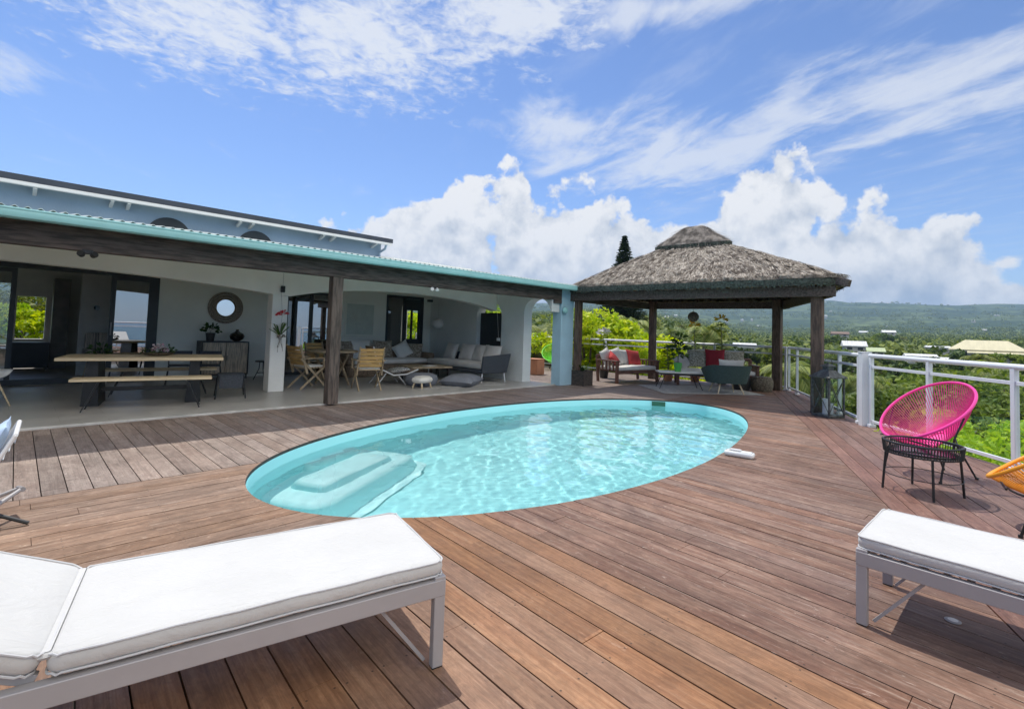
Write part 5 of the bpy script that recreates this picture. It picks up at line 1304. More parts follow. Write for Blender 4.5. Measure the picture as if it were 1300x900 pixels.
MB().lathe([(.34, 0), (.37, .04), (.35, .09), (.2, .10)], (0, 0, .331), 32).build('seat_cushion', 'cushion', tc_, smooth=60)
MB().pillow(.6, .40, .14, T(0, .24, .60) @ RX(rad(75))).build('back_cushion', 'cushion_grey', tc_, smooth=60)
for k in range(4):
    a = rad(45+90*k); MB().tube([(.30*math.cos(a), .26*math.sin(a), .25), (.42*math.cos(a), .38*math.sin(a), 0)], [.022, .012], 8).build('leg', 'oak', tc_)
gr_ = thing('rug', 'pale grey rug under the gazebo coffee table and tub chair', 'rug', (11.85, 5.35, .002), rad(-40)); MB().box(-1.2, 1.2, -.85, .85, 0, .010).build('weave', 'rug', gr_, smooth=0)
for k, (x, y, r_, h_, mt, lb) in enumerate(((12.95, 4.72, .22, .40, 'pot_dark', 'dark round pot beside the right rear gazebo post'), (13.15, 4.30, .26, .36, 'basket', 'round wicker pouffe beside the right rear gazebo post'))):
    t = thing('plant_pot' if k == 0 else 'wicker_pouffe', lb, 'pot' if k == 0 else 'pouffe', (x, y, .003)); MB().lathe([(r_*.85, 0), (r_, h_*.3), (r_, h_*.7), (r_*.85, h_*.97), (r_*.3, h_)], n=28).build('body', mt, t, smooth=60)
# tall plants in pots by the rear railing
def stem_plant(label, loc, H_, seed, flower=None, nl=60, name='potted_plant'):
    r_ = random.Random(seed); t = thing(name, label, 'plant', loc)
    MB().lathe([(.11, 0), (.15, .26), (.16, .28), (.14, .28), (.11, .2)], n=20).build('pot', 'terracotta' if seed % 2 else 'pot_dark', t)
    f = MB(); f.tube([(0, 0, .2), (.03, .02, H_*.5), (.0, .05, H_)], [.018, .014, .006], 7).build('stem', 'bark', t)
    f = MB()
    for k in range(nl):
        z = H_*(.35+.65*k/nl); a = r_.uniform(0, 2*PI); L = r_.uniform(.14, .26); d = Vector((math.cos(a), math.sin(a), r_.uniform(-.2, .7))).normalized(); p = Vector((.02, .03, z)); s_ = d.cross(Vector((0, 0, 1))).normalized()*L*.22
        f.add([p, p+d*L*.5+s_, p+d*L-Vector((0, 0, L*.25)), p+d*L*.5-s_], [(0, 1, 2, 3)])
    f.build('foliage', 'leaf_mid', t, smooth=0)
    if flower:
        f = MB(); leaves(f, (0, .05, H_+.03), 40, .13, .12, r_, 1.2, .5); f.build('bloom', flower, t, smooth=0)
stem_plant('tall potted plant with yellow crown behind the dark red cushion', (14.0, 5.62, .003), 1.75, 2, 'flower_yel')
stem_plant('thin potted plant with yellow tip behind the left print cushion', (13.9, 6.35, .003), 1.55, 5, 'flower_yel', 30)
stem_plant('potted shrub with pale flowers behind the timber sofa with red cushions', (12.25, 8.35, .003), 1.25, 4, 'cushion', 50)
stem_plant('potted green plant between the two gazebo sofas', (13.35, 6.9, .003), 1.0, 7, None, 50)

# ------------------------------------------------------------------ land and sea
def ihash(x, y):
    n = np.sin(x*127.1+y*311.7)*43758.5453; return n-np.floor(n)
def vnoise(x, y):
    xi, yi = np.floor(x), np.floor(y); xf, yf = x-xi, y-yi; u = xf*xf*(3-2*xf); v = yf*yf*(3-2*yf)
    a, b, c, d = ihash(xi, yi), ihash(xi+1, yi), ihash(xi, yi+1), ihash(xi+1, yi+1)
    return (a*(1-u)+b*u)*(1-v)+(c*(1-u)+d*u)*v
def fbm(x, y, o=5):
    s, a = 0, .5
    for k in range(o): s = s+a*vnoise(x*2**k+k*17.3, y*2**k+k*9.1); a *= .5
    return s
RD = np.log(np.array([1, 14, 22, 40, 80, 160, 300, 500, 800, 1300, 2000, 3000, 4200, 5000, 6000.]))
ZL = np.array([-3.2, -3.0, -3.4, -4.5, -5.5, -4, 0, 9, 22, 40, 75, 150, 235, 240, 170.])      # left part of the view
ZR = np.array([-3.2, -3.4, -4.6, -7.0, -9.5, -9.5, -8, -5, -1, 10, 45, 150, 285, 310, 240.])   # right part
ZB = np.array([-3.2, -4.5, -8, -14, -22, -34, -48, -58, -64, -66, -68, -70, -70, -70, -70.])   # towards the sea
def ground_z(x, y):
    x = np.asarray(x, float); y = np.asarray(y, float)
    r = np.hypot(x, y)+1e-6; az = np.degrees(np.arctan2(x, y)); l = np.log(np.maximum(r, 1))
    zl, zr, zb = np.interp(l, RD, ZL), np.interp(l, RD, ZR), np.interp(l, RD, ZB)
    t = np.clip((az-58)/16, 0, 1); t = t*t*(3-2*t)
    z = zl*(1-t)+zr*t
    # the ridge comes down to the right, the land turns into coast behind the viewpoint
    e = np.clip((az-78)/26, 0, 1); z = np.where(r > 900, z*(1-.5*e*np.clip((r-900)/2500, 0, 1)), z)
    b = np.clip((az-112)/30, 0, 1)+np.clip((8-az)/40, 0, 1); b = np.clip(b, 0, 1); z = z*(1-b)+zb*b
    amp = np.clip(r-25, 0, 4000)*.022
    z = z+amp*(fbm(x/np.maximum(60, r*.25)+5, y/np.maximum(60, r*.25)+9)-.47)
    return z
def build_land():
    azs = np.concatenate([np.arange(-180, 20, 3), np.arange(20, 125, .35), np.arange(125, 180, 3)])
    rs = np.concatenate([[0.5, 6, 12], np.geomspace(15, 6000, 150)])
    A, R_ = np.meshgrid(np.radians(azs), rs); X, Y = np.sin(A)*R_, np.cos(A)*R_; Z = ground_z(X, Y)
    far = np.clip((R_-600)/2500, 0, 1); Z = Z+far*26*(fbm(X/160, Y/160, 4)-.45) + np.clip((R_-2600)/1500, 0, 1)*90*(fbm(X/900+3, Y/900+1, 3)-.42)
    n, m = X.shape; v = np.stack([X, Y, Z], -1).reshape(-1, 3)
    i, j = np.meshgrid(np.arange(n-1), np.arange(m), indexing='ij'); j2 = (j+1) % m
    f = np.stack([i*m+j, (i+1)*m+j, (i+1)*m+j2, i*m+j2], -1).reshape(-1, 4)
    me = bpy.data.meshes.new('terrain'); me.from_pydata(v.tolist(), [], f.tolist()); me.shade_smooth()
    mt = bpy.data.materials.new('land'); mt.use_nodes = True; nt = mt.node_tree; b = nt.nodes['Principled BSDF']
    p = nt.nodes.new('ShaderNodeNewGeometry').outputs['Position']
    n1 = noise(nt, p, .0045, 8, .6); n2 = noise(nt, p, .03, 8, .7); n3 = noise(nt, p, .5, 5, .7)
    c = mixc(nt, mapr(nt, n1, .42, .6), (0.035, 0.065, 0.025), (0.12, 0.16, 0.055))
    c = mixc(nt, mapr(nt, n2, .45, .6), c, (0.018, 0.038, 0.014))
    c = mixc(nt, mth(nt, 'MULTIPLY', mapr(nt, n3, .55, .7), .4), c, (0.16, 0.15, 0.06))
    nt.links.new(c, b.inputs['Base Color']); b.inputs['Roughness'].default_value = .95; b.inputs['Specular IOR Level'].default_value = .1
    me.materials.append(mt); o = bpy.data.objects.new('terrain', me); COL.objects.link(o); struct(o)
    sm = bpy.data.materials.new('sea'); sm.use_nodes = True; nt = sm.node_tree; b = nt.nodes['Principled BSDF']
    b.inputs['Base Color'].default_value = (0.01, 0.06, 0.10, 1); b.inputs['Roughness'].default_value = .25
    q = MB(); q.v = [(9500*math.cos(2*PI*k/48), 9500*math.sin(2*PI*k/48), -62) for k in range(48)]; q.f = [tuple(range(48))]
    struct(q.build('sea', sm, smooth=0))
build_land()

# ------------------------------------------------------------------ vegetation
def quads_obj(name, P_, mat, parent=None, me_only=False):
    """P_: (n, 4, 3) array of leaf quads"""
    n = len(P_); me = bpy.data.meshes.new(name)
    me.vertices.add(4*n); me.vertices.foreach_set('co', P_.reshape(-1).astype(np.float32))
    me.loops.add(4*n); me.loops.foreach_set('vertex_index', np.arange(4*n, dtype=np.int32))
    me.polygons.add(n); me.polygons.foreach_set('loop_start', np.arange(0, 4*n, 4, dtype=np.int32)); me.polygons.foreach_set('loop_total', np.full(n, 4, dtype=np.int32))
    me.update(); me.materials.append(M[mat] if isinstance(mat, str) else mat)
    if me_only: return me
    o = bpy.data.objects.new(name, me); COL.objects.link(o)
    if parent is not None: o.parent = parent
    return o
def leafcloud(c, size, rng, up=.6, aspect=.55):
    """diamond leaves at points c (n,3)"""
    n = len(c); nrm = rng.normal(size=(n, 3)); nrm[:, 2] += up*1.6; nrm /= np.linalg.norm(nrm, axis=1, keepdims=True)
    a = rng.normal(size=(n, 3)); a -= nrm*(a*nrm).sum(1, keepdims=True); a /= np.linalg.norm(a, axis=1, keepdims=True); b = np.cross(nrm, a)
    s = size*rng.uniform(.6, 1.4, (n, 1)); dr = np.zeros((n, 3)); dr[:, 2] = -s[:, 0]*.18
    return np.stack([c-a*s*.5, c+b*s*aspect*.5, c+a*s*.5+dr, c-b*s*aspect*.5], 1)
def crown_points(rng, K, R, H_, per, spread=.36, hollow=.55):
    u = rng.normal(size=(K, 3)); u /= np.linalg.norm(u, axis=1, keepdims=True); u[:, 2] = np.where(u[:, 2] < -.35, -u[:, 2], u[:, 2])
    rr = rng.uniform(hollow, 1, (K, 1)); cc = u*rr*np.array([R, R, H_])
    rad_ = R*spread*rng.uniform(.6, 1.25, K)
    pts = []
    for k in range(K):
        d = rng.normal(size=(per, 3)); d /= np.linalg.norm(d, axis=1, keepdims=True); q = d*rad_[k]*rng.uniform(.65, 1.05, (per, 1)); q[:, 2] *= .7
        pts.append(cc[k]+q)
    return np.concatenate(pts), cc
def broadleaf(name, label, cat, seed, R, H_, trunk, K=22, per=150, size=.3, mat='leaf_mid', group=None):
    rng = np.random.default_rng(seed); t = thing(name, label, cat, group=group)
    pts, cc = crown_points(rng, K, R, H_, per); pts[:, 2] += trunk+H_*.75; cc[:, 2] += trunk+H_*.75
    quads_obj('crown', leafcloud(pts, size, rng), mat, t)
    tr = MB(); tr.tube([(0, 0, -.6), (.1*R, .05*R, trunk*.5), (0, 0, trunk+H_*.3)], [.09*R, .07*R, .045*R], 8)
    for k in range(min(K, 9)): tr.tube([(0, 0, trunk*.7+H_*.12), (cc[k]*.55+np.array([0, 0, (trunk)*.4])).tolist(), cc[k].tolist()], [.035*R, .022*R, .008*R], 5)
    tr.build('trunk', 'bark', t); return t
def palm_tree(name, label, seed, H_=7, L=2.6, nf=18, mat='leaf_palm', group=None, dead=0, lean=.6):
    rng = np.random.default_rng(seed); t = thing(name, label, 'palm', group=group)
    tp = np.array([lean, lean*.3, H_]); Q = []
    def frond(a, e0, L, Q, w=.34):
        n = 16; p = tp.copy(); d = np.array([math.cos(a), math.sin(a), 0.]); s = np.array([-math.sin(a), math.cos(a), 0.]); el = e0; ppts = [p.copy()]
        for k in range(n): el -= (1.9+.6*rng.random())*e_drop/n; p = p+(d*math.cos(el)+np.array([0, 0, math.sin(el)]))*L/n; ppts.append(p.copy())
        for k in range(1, n):
            u = k/n; wl = w*L*math.sin(PI*min(1, u*.9+.12))**.7; tang = ppts[k]-ppts[k-1]; tang /= np.linalg.norm(tang)
            for sg in (-1, 1):
                for h in (0, .5):
                    q0 = ppts[k-1]*(1-h)+ppts[k]*h; tip = q0+s*sg*wl*.8+tang*wl*.55-np.array([0, 0, wl*(.35+.2*rng.random())]); b = tang*L/n*.30
                    Q.append([q0-b, q0+b, tip+b*.15, tip-b*.15])
    for k in range(nf):
        e_drop = 1.0; frond(2*PI*k/nf*2.4+rng.uniform(-.2, .2), 1.25-1.1*(k/nf)+rng.uniform(-.15, .15), L*rng.uniform(.85, 1.1), Q)
    quads_obj('crown', np.array(Q), mat, t)
    if dead:
        Q2 = []
        for k in range(dead): e_drop = .55; frond(rng.uniform(0, 2*PI), -.75, L*.8, Q2, .22)
        quads_obj('dry_fronds', np.array(Q2), 'leaf_dead', t)
    MB().tube([(0, 0, -.6), (lean*.25, lean*.05, H_*.4), (lean*.8, lean*.22, H_*.85), tuple(tp)], [.20, .15, .12, .13], 9).build('trunk', 'palmbark', t)
    return t
def gz_(x, y): return float(ground_z(x, y))
def place(t, p, s=1.0, rz=None, sink=.1):
    t.location = (p[0], p[1], gz_(p[0], p[1])-sink); t.scale = (s, s, s); t.rotation_euler = (0, 0, random.uniform(0, 6.28) if rz is None else rz); return t
def gpx(x, dist):
    p = at(x, 430, dist); return (p.x, p.y)

# --- garden just below the deck, seen through and over the railing
near = []
for i, (px, d_, R_, H_, tr, K, per, sz, mat, lb) in enumerate([
    (748, 19, 1.9, 1.4, 3.1, 26, 260, .20, 'leaf_yel', 'yellow green bushy tree behind the railing between the blue post and the timber sofa'),
    (722, 24, 1.6, 1.2, 2.9, 20, 220, .20, 'leaf_lime', 'lime green bush behind the railing just right of the pale blue post'),
    (800, 20, 2.0, 1.3, 2.6, 26, 260, .19, 'leaf_yel', 'yellow green bush behind the left rear gazebo post'),
    (862, 22, 1.8, 1.2, 1.9, 20, 220, .19, 'leaf_yel', 'yellow green bush behind the rear timber sofa, left part'),
    (915, 21, 1.6, 1.0, 1.5, 20, 220, .19, 'leaf_lime', 'low lime green bush behind the dark red cushion'),
    (700, 30, 2.0, 1.4, 1.8, 20, 220, .24, 'leaf_lime', 'lime green bush seen through the arched passage'),
    (962, 22, 1.5, 1.1, 1.4, 20, 220, .2, 'leaf_mid', 'mid green bush behind the right rear gazebo post'),
    (1060, 17, 1.5, 1.1, 1.6, 20, 240, .16, 'leaf_mid', 'mid green bush behind the glass beside the floor lantern'),
    (1120, 16, 1.8, 1.2, 1.2, 30, 420, .11, 'leaf_olive', 'olive green bush behind the glass right of the white corner post'),
    (1180, 16, 2.2, 1.3, 1.2, 34, 460, .12, 'leaf_lime', 'large mid green tree below the railing behind the pink chair'),
    (1262, 13, 2.2, 1.3, 1.1, 36, 460, .11, 'leaf_mid', 'broad green tree below the railing at the right edge'),
    (1240, 9.8, 1.5, 1.0, 1.95, 40, 460, .095, 'leaf_lime', 'bright green shrub low behind the glass right of the pink chair'),
    (1300, 9.2, 1.3, .9, 1.75, 34, 400, .09, 'leaf_yel', 'yellow green shrub behind the glass above the orange chair'),
    (1190, 11.0, 1.4, 1.0, 1.6, 30, 380, .10, 'leaf_lime', 'lime green shrub low behind the glass under the pink chair'),
    (1335, 17, 2.4, 1.4, 1.6, 30, 400, .12, 'leaf_mid', 'green tree beyond the right edge of the railing'),
    (1145, 12.5, 1.6, 1.1, 1.1, 28, 360, .10, 'leaf_mid', 'mid green shrub just behind the glass right of the white corner post'),
    (1215, 13, 1.9, 1.2, 1.9, 28, 360, .11, 'leaf_mid', 'dark green shrub behind the pink chair between two lighter ones'),
    (1290, 12.5, 1.9, 1.2, 2.0, 28, 360, .10, 'leaf_mid', 'mid green shrub above the yellow green one at the right edge'),
    (1085, 13, 1.4, 1.0, 1.2, 24, 320, .10, 'leaf_deep', 'dark green shrub behind the glass left of the white corner post'),
    (1010, 19, 1.3, 1.1, 1.2, 18, 220, .16, 'leaf_yel', 'yellow green shrub behind the glass left of the dark gazebo post')]):
    t = broadleaf('garden_bush', lb, 'bush', 40+i, R_, H_, tr, K, per, sz, mat, 'bushes in the garden below the deck'); place(t, gpx(px, d_)); near.append(t)
p1_ = palm_tree('palm_tree', 'old palm with hanging dry fronds seen through the arched passage', 5, 4.6, 2.4, 22, 'leaf_palm', dead=16, lean=.2); place(p1_, gpx(688, 23), 1.0, 0)
for i, (px, d_, h_, l_) in enumerate(((1022, 15.5, 1.6, 1.5), (1092, 13.5, 1.2, 1.3), (1040, 24, 3.2, 2.2), (770, 34, 6.0, 2.4), (1005, 22, 3.0, 1.8))):
    t = palm_tree('young_palm', ['small feathery palm behind the glass right of the rear gazebo post', 'small feathery palm behind the glass beside the white corner post', 'medium palm rising behind the floor lantern', 'palm crown rising behind the timber sofa with red cushions', 'short palm just behind the railing corner'][i], 30+i, h_, l_, 14, group='palms in the garden below the deck', lean=.3); place(t, gpx(px, d_))
# Norfolk pine above the gazebo roof
def norfolk():
    rng = np.random.default_rng(3); H_ = 17; t = thing('norfolk_pine', 'tall dark pointed pine rising behind the left slope of the thatched roof', 'pine')
    Q = []
    z = 2.0
    while z < H_-.02:
        L = min(3.0, .34*(H_-z)+.05); n = 9
        for k in range(n):
            a = 2*PI*k/n+rng.uniform(-.3, .3); Lk = L*rng.uniform(.75, 1.1); d = np.array([math.cos(a), math.sin(a), 0])
            m = max(4, int(Lk/.14))
            for j in range(m):
                u = (j+.5)/m; p = d*Lk*u+np.array([0, 0, z+.10*Lk*u*u-.10*Lk*u])
                for sgn in range(5):
                    v = rng.normal(size=3); v /= np.linalg.norm(v); v = v*.8+d*.5; v[2] = abs(v[2])*.7; s = np.cross(v, rng.normal(size=3)); s /= np.linalg.norm(s)+1e-6
                    l = .30*(1-.3*u); Q.append([p-s*.06, p+s*.06, p+v*l+s*.035, p+v*l-s*.035])
        z += .20
    quads_obj('crown', np.array(Q), 'leaf_pine', t); MB().tube([(0, 0, -.5), (0, 0, H_)], [.26, .02], 8).build('trunk', 'bark', t); return t
npine = norfolk(); q_ = at(793, 299, 62); npine.location = (q_.x, q_.y, q_.z-17)
MB().tube([(0, 0, gz_(q_.x, q_.y)-(q_.z-17)-1), (0, 0, 0)], .26, 8).build('trunk', 'bark', npine)

# --- individual trees in the valley: shared meshes, one object per tree
KINDS = []
for i, (mat, R_, H_, tr) in enumerate((('leaf_mid', 3.0, 2.4, 2.2), ('leaf_deep', 3.2, 2.8, 2.4), ('leaf_olive', 2.8, 2.0, 2.6), ('leaf_mid', 2.4, 3.0, 3.0), ('leaf_deep', 3.6, 2.2, 2.0))):
    KINDS.append(broadleaf('broadleaf_tree', 'rounded green tree in the valley between the deck and the hills', 'tree', 70+i, R_, H_, tr, 20, 75, .62, mat, 'trees in the valley'))
PK_ = [palm_tree('coconut_palm', 'slender palm in the valley between the deck and the hills', 90+i, (7, 8.5, 6)[i], 2.9, 18, group='palms in the valley') for i in range(3)]
protos = {id(o): False for o in KINDS+PK_}
rng = np.random.default_rng(21); spots = []
while len(spots) < 275:
    az = rng.uniform(40, 101); dd = 24*(340/24)**(rng.random()**.62)
    x, y = math.sin(rad(az))*dd, math.cos(rad(az))*dd
    if az < 52 and dd < 30: continue
    if any((x-a)**2+(y-b)**2 < (1.8+.016*dd)**2 for a, b, _ in spots): continue
    # keep the valley houses clear
    spots.append((x, y, dd))
HOUSES = []   # filled below, used to keep trees off the roofs
def hz(px, d_): p = at(px, 430, d_); return p.x, p.y
HS = [  # px, distance, width, depth, wall h, roof h, z of the eaves seen at pixel y, kind, label
    (1252, 150, 11.5, 9, 2.0, 2.1, 444.5, 'hall', 'large hall with pale cream hipped roof among the trees at the right'),
    (1190, 138, 4.5, 4, 1.6, .3, 455, 'flat', 'white walled annex left of and before the cream roofed hall'),
    (1111, 165, 3.5, 3.5, 1.2, 1.0, 446, 'gable', 'small house with pale green roof between the corrugated shed and the hall'),
    (1084, 150, 4.4, 3.6, 1.4, 1.2, 439, 'shed', 'house with pale corrugated roof right of the dark gazebo post'),
    (1190, 210, 5.5, 4, 1.4, .5, 441, 'flat', 'long white roof left of the cream roofed hall'),
    (858, 95, 5, 4, 1.6, .8, 436, 'gable', 'white roof among bushes left of the yellow crowned plant'),
    (945, 120, 4, 3.5, 1.4, .8, 440, 'gable', 'small white roof between the print cushion and the rear gazebo post'),
    (770, 60, 3.4, 3, 1.5, .6, 430, 'gable', 'white roof among yellow bushes behind the timber sofa'),
    (1066, 300, 7, 5, 1.4, 1.2, 424, 'gable', 'brown roofed house beside the dark gazebo post'),
    (1128, 420, 7, 6, 1.8, 1.4, 422, 'gable', 'tiny white house far in the valley above the corrugated shed'),
    (1168, 118, 4, 3, 1.3, .4, 452, 'flat', 'low pale roof in front of the annex')]
for h in HS: HOUSES.append(hz(h[0], h[1]))
def clear(x, y, dd):
    for (hx, hy), h in zip(HOUSES, HS):
        hd = math.hypot(hx, hy); ang = abs(math.degrees(math.atan2(x, y)-math.atan2(hx, hy)))
        if ang < math.degrees(h[2]*.5/hd)+1.0 and hd*.92 < dd < hd+h[3]: return False
    return True
nsp = 0
for k, (x, y, dd) in enumerate(spots):
    if not clear(x, y, dd): continue
    isp = rng.random() < .42
    src = (PK_ if isp else KINDS)[rng.integers(0, 3 if isp else 5)]
    s = rng.uniform(.75, 1.25)*(.62 if dd < 45 else .85 if dd < 90 else 1.0)
    loc = (x, y, gz_(x, y)-.2)
    if not protos[id(src)]: protos[id(src)] = True; src.location = loc; src.scale = (s,)*3
    else: dup(src, loc, rng.uniform(0, 6.28), scale=s)

# --- valley houses
M['roof_cream'] = pmat('cream_sheet_roof', (0.60, 0.55, 0.36), 0.6, var=.04, vscale=.3, stretch=(6, 1, 1))
M['roof_white'] = pmat('white_sheet_roof', (0.68, 0.68, 0.66), 0.5, var=.08, vscale=.5, stretch=(8, 1, 1))
M['roof_green'] = pmat('pale_green_roof', (0.45, 0.52, 0.30), 0.6, var=.06)
M['roof_brown'] = pmat('brown_roof', (0.20, 0.14, 0.11), 0.7, var=.1)
M['hwall'] = pmat('house_wall', (0.52, 0.50, 0.46), 0.85, var=.08, vscale=.6)
M['hwin'] = pmat('house_window', (0.03, 0.035, 0.04), 0.2, var=.0)
for (px, dd, w_, dp, hh, rh, ye, kind, lb), (hx, hy) in zip(HS, HOUSES):
    p = at(px, ye, dd); ez = p.z; t = thing('valley_house', lb, 'house', (p.x, p.y, ez-hh), -math.atan2(p.x, p.y)+rad(8 if kind != 'hall' else 4))
    zg = gz_(p.x, p.y)-(ez-hh)-1.5
    MB().box(-w_/2, w_/2, -dp/2, dp/2, min(zg, -.5), hh).build('wall', 'hwall', t, smooth=0)
    ov = .35; rm = {'hall': 'roof_cream', 'flat': 'roof_white', 'gable': 'roof_white', 'shed': 'roof_white'}[kind]
    if 'green' in lb: rm = 'roof_green'
    if 'brown' in lb: rm = 'roof_brown'
    a, b = w_/2+ov, dp/2+ov; rl = a-(b*.55 if kind == 'hall' else .0)
    r_ = MB().add([(-a, -b, hh+.02), (a, -b, hh+.02), (a, b, hh+.02), (-a, b, hh+.02), (-rl, 0, hh+rh), (rl, 0, hh+rh), (-a, -b, hh-.2), (a, -b, hh-.2), (a, b, hh-.2), (-a, b, hh-.2)],
             [(0, 1, 5, 4), (2, 3, 4, 5), (1, 2, 5), (3, 0, 4), (6, 7, 1, 0), (7, 8, 2, 1), (8, 9, 3, 2), (9, 6, 0, 3), (9, 8, 7, 6)]); r_.build('roof', rm, t, smooth=0)
    for k in range(max(2, int(w_/3))):
        x = -w_/2+w_*(k+.5)/max(2, int(w_/3)); MB().box(x-.55, x+.55, -dp/2-.03, -dp/2+.02, hh*.3, hh*.75).build('window', 'hwin', t, smooth=0)
    if kind == 'hall':
        MB().add([(-a*.55, -b-1.5, hh-.6), (a, -b-1.5, hh-.6), (a, -b+.2, hh-.25), (-a*.55, -b+.2, hh-.25), (-a*.55, -b-1.5, hh-.75), (a, -b-1.5, hh-.75), (a, -b+.2, hh-.4), (-a*.55, -b+.2, hh-.4)], [(0,1,2,3),(7,6,5,4),(0,4,5,1),(1,5,6,2),(2,6,7,3),(3,7,4,0)]).build('porch_roof', 'roof_cream', t, smooth=0)
for (px, dd, w_, dp, hh, rh, ye, kind, lb), (hx, hy) in zip(HS, HOUSES):
    p = at(px, ye, dd); u_ = Vector((p.y, -p.x, 0)).normalized(); n_ = max(3, int(w_/2.2))
    for k in range(n_):
        q = Vector((p.x, p.y, 0))*(.93-.02*(k % 2)) - Vector((p.x, p.y, 0)).normalized()*dp*.4 + u_*((k+.5)/n_-.5)*(w_+3); zg = gz_(q.x, q.y); s_ = max(.3, (p.z-.25-zg)/7.0)*random.uniform(.82, 1.0)
        dup(KINDS[k % 5], (q.x, q.y, zg-.1), random.uniform(0, 6), scale=s_)
# tiny houses of the towns on the far slopes
rng = np.random.default_rng(8); far_a = MB().box(-5, 5, -4, 4, 0, 5.5)
for i in range(64):
    px = rng.uniform(1040, 1290) if i < 52 else rng.uniform(760, 1000); d_ = rng.uniform(2700, 4100) if i < 46 else rng.uniform(1300, 2600)
    if i < 34: px = rng.normal(1120, 45); d_ = rng.uniform(3500, 4100)
    p = at(px, 400, d_); zz = gz_(p.x, p.y)
    if i == 0:
        fh = thing('far_house', 'tiny pale house on the distant hillside', 'house', (p.x, p.y, zz+4), rng.uniform(0, 3), 'houses on the distant hillside')
        MB().box(-6, 6, -4.5, 4.5, -14, 6).build('wall', 'hwall', fh, smooth=0); MB().add([(-7, -5.5, 6), (7, -5.5, 6), (7, 5.5, 6), (-7, 5.5, 6), (-7, 0, 8.5), (7, 0, 8.5)], [(0, 1, 5, 4), (2, 3, 4, 5), (1, 2, 5), (3, 0, 4), (3, 2, 1, 0)]).build('roof', 'roof_white', fh, smooth=0)
    else: dup(fh, (p.x, p.y, zz+4), rng.uniform(0, 3), scale=rng.uniform(.5, 1.2))

# --- the wood beyond: one mass
def far_wood():
    rng = np.random.default_rng(77); C_ = []; S_ = []
    N = 21000; az = rng.uniform(36, 106, N); u = rng.random(N); dd = 140*(3700/140)**(u**.8)
    x, y = np.sin(np.radians(az))*dd, np.cos(np.radians(az))*dd; z = ground_z(x, y)
    far = np.clip((dd-600)/2500, 0, 1); z = z+far*26*(fbm(x/160, y/160, 4)-.45) + np.clip((dd-2600)/1500, 0, 1)*90*(fbm(x/900+3, y/900+1, 3)-.42)
    keep = (fbm(x/90, y/90, 4) > .36+.14*np.clip((dd-1300)/900, 0, 1))
    for i in range(N):
        if keep[i] and dd[i] < 500: keep[i] = clear(x[i], y[i], dd[i])
    x, y, z, dd = x[keep], y[keep], z[keep], dd[keep]; n = len(x); per = 34
    R_ = rng.uniform(2.2, 4.2, n)*(1+dd/2600); hgt = R_*rng.uniform(.7, 1.2, n)
    c = np.stack([x, y, z+hgt*.9+1], -1)[:, None, :]; d = rng.normal(size=(n, per, 3)); d /= np.linalg.norm(d, axis=2, keepdims=True); d[:, :, 2] = np.where(d[:, :, 2] < -.4, -d[:, :, 2], d[:, :, 2])
    rr = rng.uniform(.7, 1.05, (n, per, 1)); p = c+d*rr*np.stack([R_, R_, hgt], -1)[:, None, :]
    p = p.reshape(-1, 3); s = np.repeat(R_, per)*.5
    nr = d.reshape(-1, 3)+rng.normal(size=(n*per, 3))*.45; nr /= np.linalg.norm(nr, axis=1, keepdims=True)
    a = rng.normal(size=(n*per, 3)); a -= nr*(a*nr).sum(1, keepdims=True); a /= np.linalg.norm(a, axis=1, keepdims=True); b = np.cross(nr, a); s = s[:, None]*rng.uniform(.6, 1.2, (n*per, 1))
    Q = np.stack([p-a*s*.5, p+b*s*.4, p+a*s*.5, p-b*s*.4], 1)
    o = quads_obj('far_wood', Q, leafmat('wood_leaf', (0.06, 0.10, 0.02), (0.24, 0.28, 0.07), .25, 0.0, .06))
    tag(o, 'mixed green woodland covering the slopes behind the valley', 'woodland', kind='stuff')
far_wood()
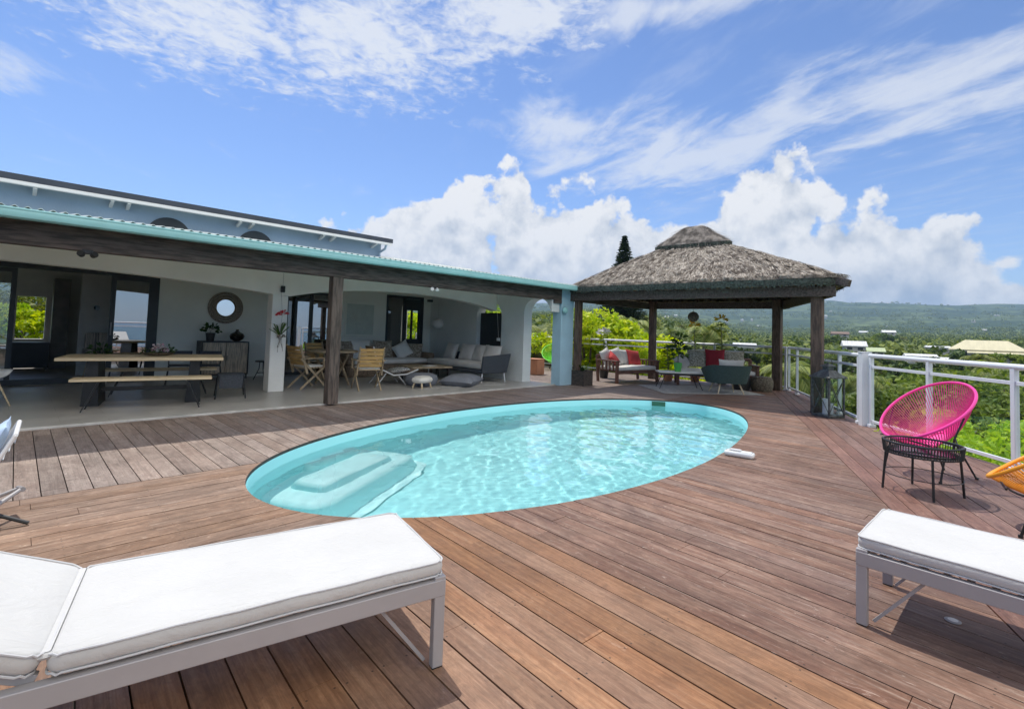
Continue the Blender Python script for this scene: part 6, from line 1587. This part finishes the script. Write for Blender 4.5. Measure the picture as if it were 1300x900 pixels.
# undergrowth near the deck so the slope is not bare
def scrub():
    rng = np.random.default_rng(5); N = 90000; az = rng.uniform(38, 118, N); dd = 12*(150/12)**rng.random(N)
    x, y = np.sin(np.radians(az))*dd, np.cos(np.radians(az))*dd; k = ~((x < 14.6) & (y > 4) & (x > -6)) & ((x*.5 - y) > -100)
    # outside the deck outline
    ok = np.array([not (area_in((a, b))) for a, b in zip(x, y)]); x, y, dd = x[ok], y[ok], dd[ok]; n = len(x)
    z = ground_z(x, y)+rng.random(n)**1.5*(.5+.02*dd)*fbm(x/3, y/3, 3)*2.2
    Q = leafcloud(np.stack([x, y, z], -1), 1, rng, .6, .5); c = Q.mean(1, keepdims=True); Q = c+(Q-c)*(.20+.014*dd)[:, None, None]
    o = quads_obj('undergrowth', Q, leafmat('scrub_leaf', (0.05, 0.10, 0.015), (0.20, 0.27, 0.04), .3, 0.0, .35)); tag(o, 'mixed low green undergrowth on the slope below the deck', 'undergrowth', kind='stuff')
def area_in(p):
    x, y = p
    if x < 7.45: return y > -0.15-(7.45-x)*.79
    if x < 9.45: return y > -.15+(x-7.45)*.825
    if x < 14.1: return y > 1.5+(x-9.45)*.5
    return x < 14.7 and y > 3.8
scrub()
# garden behind the house, seen through the rear windows
rg = random.Random(2)
for i, (x, y, R_, mt, lb) in enumerate(((.4, 19.8, .8, 'leaf_yel', 'yellow green shrub outside the rear window of the dining room'), (-.6, 20.5, 1.0, 'leaf_lime', 'lime green shrub outside the left rear window'), (0.1, 22.5, 1.5, 'leaf_mid', 'green tree outside the rear window of the dining room'), (11.3, 16.8, 1.1, 'leaf_yel', 'yellow green shrub outside the right room'), (12.2, 13.8, 1.3, 'leaf_lime', 'lime green tree outside the shuttered arch window'))):
    t = broadleaf('garden_shrub', lb, 'bush', 200+i, R_, R_*.8, .5 if i < 4 else 1.2, 18, 120, .15, mt, 'shrubs behind the villa'); t.location = (x, y, -.2)
struct(MB().box(-8, 13.5, 17.35, 30, -.4, -.05).build('back_garden_lawn', pmat('lawn', (0.08, 0.13, 0.03), .95), smooth=0))
# house plinth, so that the villa stands on something
struct(MB().box(-6, 9.35, 7.9, 17.3, -6, -.04).build('house_plinth', 'wall_white', smooth=0))

# ------------------------------------------------------------------ air
def haze():
    m = bpy.data.materials.new('haze'); m.use_nodes = True; nt = m.node_tree; nt.nodes.clear(); out = nt.nodes.new('ShaderNodeOutputMaterial')
    v = nd(nt, 'ShaderNodeVolumePrincipled', {'Color': (0.50, 0.72, 1.0, 1), 'Density': 0.00015, 'Anisotropy': 0.2}); nt.links.new(v.outputs[0], out.inputs['Volume'])
    o = MB().box(-9700, 9700, -9700, 9700, -76, 420).build('haze', m, smooth=0); tag(o, kind='stuff', label='thin bluish air between the deck and the far hills', cat='haze')
haze()
